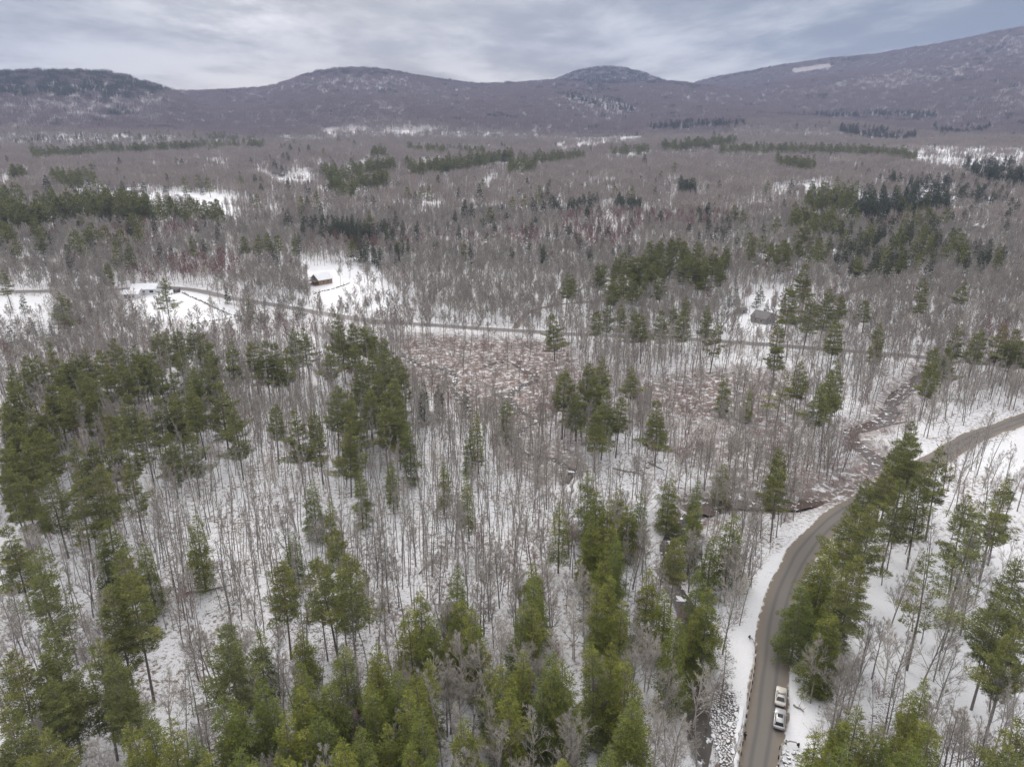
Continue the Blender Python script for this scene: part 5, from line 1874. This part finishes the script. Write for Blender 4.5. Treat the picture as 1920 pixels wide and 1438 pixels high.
# houses
def house(name, label, cat, px, py, rz, L, Wd, eave, ridge, wall, roof, wins=(), over=.5, chim=False, porch=False, z=None, snow_edge=False):
    """ridge along local y; wins: (side, position 0..1, width, height, sill)"""
    p = hit(px, py, 0)
    o = thing(name, label, cat, (p[0], p[1], gz(p[0], p[1])), rz)
    w, l = Wd / 2, L / 2
    b = BM()
    prof = [(-w, -1.0), (w, -1.0), (w, eave), (0, ridge), (-w, eave)]
    A = [b.b.verts.new((x, -l, zz)) for x, zz in prof]
    B = [b.b.verts.new((x, l, zz)) for x, zz in prof]
    b.b.faces.new(A)
    b.b.faces.new(B[::-1])
    for k in range(5):
        b.b.faces.new((A[k], B[k], B[(k + 1) % 5], A[(k + 1) % 5]))
    b.build('wall', wall, o)
    b = BM()
    sl_ = (ridge - eave) / w
    t_ = .22
    for sx in (-1, 1):
        e = sx * (w + over)
        ez = eave - sl_ * over
        b.hexa([(e, -l - over, ez), (e, l + over, ez), (0, l + over, ridge), (0, -l - over, ridge)] if sx > 0 else [(0, -l - over, ridge), (0, l + over, ridge), (e, l + over, ez), (e, -l - over, ez)],
               [(e, -l - over, ez + t_), (e, l + over, ez + t_), (0, l + over, ridge + t_), (0, -l - over, ridge + t_)] if sx > 0 else [(0, -l - over, ridge + t_), (0, l + over, ridge + t_), (e, l + over, ez + t_), (e, -l - over, ez + t_)])
    b.build('roof', roof, o)
    for side, f, ww, hh, sill in wins:
        if side in 'ab':       # gable ends
            y = -l if side == 'a' else l
            s = -1 if side == 'a' else 1
            x = -w + f * Wd
            fr = BM().box(x - ww / 2 - .1, x + ww / 2 + .1, min(y, y + s * .05), max(y, y + s * .05), sill - .1, sill + hh + .1).build('window', M['trim'], o)
            BM().box(x - ww / 2, x + ww / 2, min(y + s * .02, y + s * .08), max(y + s * .02, y + s * .08), sill, sill + hh).build('pane', M['window_glass'], fr)
        else:
            x = -w if side == 'c' else w
            s = -1 if side == 'c' else 1
            y = -l + f * L
            fr = BM().box(min(x, x + s * .05), max(x, x + s * .05), y - ww / 2 - .1, y + ww / 2 + .1, sill - .1, sill + hh + .1).build('window', M['trim'], o)
            BM().box(min(x + s * .02, x + s * .08), max(x + s * .02, x + s * .08), y - ww / 2, y + ww / 2, sill, sill + hh).build('pane', M['window_glass'], fr)
    if chim:
        BM().box(w * .2 - .4, w * .2 + .4, -.4, .4, eave, ridge + 1.2).build('chimney', M['concrete'], o, .03)
    if porch:
        b = BM()
        b.box(-w * .9, w * .9, -l - 2.6, -l - .02, .5, .65)
        for xx in (-w * .85, 0, w * .85):
            b.box(xx - .1, xx + .1, -l - 2.5, -l - 2.3, -.8, 2.4)
        b.build('porch', M['log_brown'], o)
        BM().hexa([(-w * .95, -l - 2.9, 2.4), (w * .95, -l - 2.9, 2.4), (w * .95, -l - .05, 2.9), (-w * .95, -l - .05, 2.9)],
                  [(-w * .95, -l - 2.9, 2.55), (w * .95, -l - 2.9, 2.55), (w * .95, -l - .05, 3.05), (-w * .95, -l - .05, 3.05)]).build('porch_roof', M['grey_roof'], o)
    return o


hw_ = house('white_house', 'long white house with snowy roof beside the cross road', 'house', 275, 551, rad(-84), 14, 8, 3.2, 5.6, M['siding'], M['snow'],
            [('d', .2, 1.8, 1.2, 1.0), ('d', .5, 1.4, .9, 1.2), ('d', .82, 2.2, 1.4, .9), ('a', .5, 1.2, 1.2, 1.0)])
house('white_garage', 'lower white wing with three dark windows before the white house', 'garage', 248, 559, rad(-82), 9.5, 7.5, 2.8, 4.4, M['siding'], M['snow'],
      [('d', .28, 1.1, 1.7, .5), ('d', .5, 1.1, 1.7, .5), ('d', .72, 1.1, 1.7, .5)])
house('log_cabin', 'brown log cabin with snowy roof and red front in the woods clearing', 'cabin', 604, 533, rad(-42), 10, 8.5, 3.6, 6.6, M['log_brown'], M['snow'],
      [('d', .35, 1.3, 1.1, 1.2), ('d', .68, 1.3, 1.1, 1.2), ('a', .5, 1.4, 1.2, 3.6)], porch=True, over=.7)
house('grey_house', 'grey roofed house in the snowy yard across the road', 'house', 1430, 603, rad(38), 9, 8.5, 3.2, 5.8, M['grey_siding'], M['grey_roof'],
      [('c', .3, 1.2, 1.2, 1.0), ('c', .7, 1.2, 1.2, 1.0), ('a', .5, 1.2, 1.2, 1.0)], chim=True)
house('shed', 'small grey shed upslope of the grey house', 'shed', 1391, 585, rad(-70), 4.5, 3.4, 2.1, 3.0, M['grey_siding'], M['grey_roof'], [('d', .5, 1.5, .8, .9)], over=.3)
house('far_house', 'tiny snow roofed house on the far snowy field', 'house', 253, 361, rad(-75), 14, 9, 3.0, 5.6, M['grey_siding'], M['snow'], [('d', .3, 1.2, 1.2, 1.0), ('d', .7, 1.2, 1.2, 1.0)])
house('hill_house', 'dark roofed house on the snowy hill clearing', 'house', 1496, 357, rad(-80), 14, 9, 3.4, 6.4, M['grey_siding'], M['grey_roof'], [('d', .3, 1.2, 1.2, 1.0), ('d', .7, 1.2, 1.2, 1.0)])
house('long_barn', 'long snow covered roof among grey trees on the far slope', 'barn', 1833, 432, rad(-38), 26, 9, 3.4, 5.2, M['grey_siding'], M['snow'], [('d', .3, 1.4, 1.2, 1.0), ('d', .7, 1.4, 1.2, 1.0)])
house('shed', 'small dark shed at the corner of the white house lawn', 'shed', 332, 548, rad(-80), 3.4, 2.6, 1.9, 2.7, M['post_wood'], M['grey_roof'], [('d', .5, .8, .7, .9)], over=.2)

# parking place beside the white house
pk = hits([(190, 553), (224, 546), (228, 556), (192, 565)])
b = BM()
b.poly([(a, c, gz(a, c) + .5) for a, c in pk])
tag(b.build('parking_place', simple('grey_tarmac', (0.22, 0.22, 0.235), (0.17, 0.17, 0.18), .4)), kind='structure')


# stone walls along the lawn, fallen trunks
def stone_wall(label, pix, h=.6):
    ln = smooth_line(hits(pix), 1.6)
    z = ground_h(ln[:, 0], ln[:, 1])
    b = BM()
    for (x, y), zz_ in zip(ln, z):
        for _ in range(2):
            r_ = RN.uniform(.3, .55)
            c = (x + RN.uniform(-.4, .4) - ln[0][0], y + RN.uniform(-.5, .5) - ln[0][1], zz_ + RN.uniform(.05, h) - z[0])
            b.hexa([(c[0] - r_, c[1] - r_ * .8, c[2] - .35), (c[0] + r_ * 1.1, c[1] - r_, c[2] - .35), (c[0] + r_, c[1] + r_, c[2] - .35), (c[0] - r_, c[1] + r_ * .7, c[2] - .35)],
                   [(c[0] - r_ * .7, c[1] - r_ * .6, c[2] + .2), (c[0] + r_ * .8, c[1] - r_ * .7, c[2] + .25), (c[0] + r_ * .6, c[1] + r_ * .7, c[2] + .2), (c[0] - r_ * .6, c[1] + r_ * .6, c[2] + .27)])
    o = b.build('stone_wall', M['rock'])
    o.location = (ln[0][0], ln[0][1], z[0])
    tag(o, label, 'stone wall')


stone_wall('dark stone wall running down the far side of the white house lawn', [(344, 550), (370, 562), (400, 576), (430, 590), (445, 595)])
stone_wall('broken stone wall along the foot of the white house lawn', [(370, 608), (400, 602), (440, 597), (480, 590)], .4)
stone_wall('crooked stone wall on the snow below the log cabin', [(590, 552), (610, 546), (635, 540), (655, 531)], .4)


def log(label, a, b, r=.22, stubs=5):
    p, q = hits([a, b])
    n = 7
    pts = []
    for i in range(n):
        t_ = i / (n - 1)
        x, y = p[0] * (1 - t_) + q[0] * t_ + RN.uniform(-.15, .15), p[1] * (1 - t_) + q[1] * t_ + RN.uniform(-.15, .15)
        pts.append(np.array((x, y, gz(x, y) + r * .7 + RN.uniform(0, .12))))
    o = thing('fallen_trunk', label, 'fallen trunk', tuple(pts[0]))
    z0 = pts[0].copy()
    BM().tube([v - z0 for v in pts], [r * (1 - .6 * i / n) for i in range(n)], 7).build('trunk', M['bark'], o)
    for k in range(stubs):
        i = RN.randrange(1, n)
        d = np.array([RN.uniform(-1, 1), RN.uniform(-1, 1), RN.uniform(.2, .9)])
        s_ = pts[i] - z0
        BM().tube([s_, s_ + d * RN.uniform(.5, 1.2), s_ + d * RN.uniform(1.3, 2.2)], [r * .35, r * .2, .015], 4).build('branch', M['bark'], o)


log('dark fallen trunk on open snow among the pole trees', (345, 1116), (425, 1103), .30)
log('leaning broken trunk lying over the snow gap above central hemlocks', (786, 1078), (812, 1052), .16)
log('grey fallen trunk across the head of the creek pool', (1672, 733), (1705, 738), .3)
log('fallen trunk lying over the middle of the creek pool', (1652, 766), (1690, 772), .3)
log('snowy fallen trunk beside the lower creek pool', (1640, 795), (1700, 792), .25)
log('short dark fallen trunk on the snow beside the parked cars', (1489, 1322), (1508, 1335), .17, 3)
log('fallen trunk at the snowy clearing above the upper hemlock thicket', (1150, 882), (1200, 893), .25)
log('fallen trunk above the upper hemlock thicket, slanting to the creek', (1215, 870), (1245, 885), .2)
log('fallen trunk on the snow lane by the poles below the pine stand', (520, 1010), (535, 1030), .16)


# the person beside the guardrail
def person(label, px, py, face):
    p = hit(px, py, 0)
    o = thing('person', label, 'person', (p[0], p[1], gz(p[0], p[1]) + .1), face)
    V, E, R_ = [], [], []

    def v(x, y, z, r, par=None):
        V.append((x, y, z)); R_.append(r)
        if par is not None:
            E.append((par, len(V) - 1))
        return len(V) - 1
    pel = v(0, 0, .95, .15)
    wa = v(0, .01, 1.12, .14, pel)
    ch = v(0, .02, 1.34, .165, wa)
    nk = v(0, .02, 1.50, .06, ch)
    hd = v(0, .04, 1.60, .095, nk)
    tp = v(0, .03, 1.72, .085, hd)
    for s in (-1, 1):
        hp = v(s * .10, 0, .88, .10, pel)
        kn = v(s * .115, .02, .50, .068, hp)
        an = v(s * .12, -.02, .10, .045, kn)
        v(s * .13, .15, .045, .04, an)
        sh = v(s * .185, .01, 1.41, .075, ch)
        el = v(s * .25, .03, 1.14, .052, sh)
        wr = v(s * .17, .23, 1.06, .036, el)
        hn = v(s * .13, .30, 1.06, .036, wr)
        for k in range(4):
            f1 = v(s * (.13 - .02 * k + .025), .345, 1.06 + .004 * k, .010, hn)
            v(s * (.125 - .02 * k + .02), .375, 1.035, .009, f1)
        v(s * .085, .315, 1.09, .011, hn)
    me = bpy.data.meshes.new('body')
    me.from_pydata(V, E, [])
    b = link('body', me, o)
    sk = b.modifiers.new('skin', 'SKIN')
    sv = me.skin_vertices[0].data
    for k, r_ in enumerate(R_):
        sv[k].radius = (r_, r_)
    sv[0].use_root = True
    ss = b.modifiers.new('sub', 'SUBSURF')
    ss.levels = ss.render_levels = 1
    dg = bpy.context.evaluated_depsgraph_get()
    me2 = bpy.data.meshes.new_from_object(b.evaluated_get(dg))
    b.modifiers.clear()
    b.data = me2
    me2.materials.clear()
    for m_ in (M['dark_cloth'], M['skin'], M['plastic']):
        me2.materials.append(m_)
    for f in me2.polygons:
        c = f.center
        f.material_index = 1 if (c[2] > 1.50 or (c[1] > .27 and c[2] > .9)) else (2 if c[2] < .12 else 0)
        f.use_smooth = True
    # face and hair
    for s in (-1, 1):
        BM().tube([(s * .035, .118, 1.645), (s * .035, .128, 1.645)], .012, 8).build('eye', M['plastic'], o)
        BM().tube([(s * .093, .035, 1.61), (s * .108, .03, 1.62)], .03, 8).build('ear', M['skin'], o)
    BM().hexa([(-.015, .12, 1.59), (.015, .12, 1.59), (.012, .155, 1.59), (-.012, .155, 1.59)], [(-.008, .12, 1.64), (.008, .12, 1.64), (.005, .13, 1.64), (-.005, .13, 1.64)]).build('nose', M['skin'], o)
    BM().box(-.03, .03, .118, .129, 1.557, 1.567).build('mouth', M['red_lens'], o)
    BM().tube([(0, .02, 1.66), (0, .02, 1.70), (0, .02, 1.76), (0, .02, 1.80)], [.118, .12, .10, .03], 14).build('hat', M['dark_cloth'], o, 0, True)
    return o


person('person in black jacket and hat standing at the road edge by the guardrail', 1396, 1387, rad(-60))
# ------------------------------------------------------------------ haze
HAZE = True
if HAZE:
    b = BM().box(-6200, 6200, -200, 6300, -12, 760)
    hm = bpy.data.materials.new('valley_haze')
    hm.use_nodes = True
    t = hm.node_tree
    t.nodes.clear()
    v = nod(t, 'ShaderNodeVolumePrincipled', inp={'Color': (0.49, 0.58, 0.90, 1), 'Density': 0.00010, 'Anisotropy': 0.0})
    o_ = nod(t, 'ShaderNodeOutputMaterial')
    t.links.new(v.outputs[0], o_.inputs['Volume'])
    tag(b.build('haze', hm), kind='stuff')
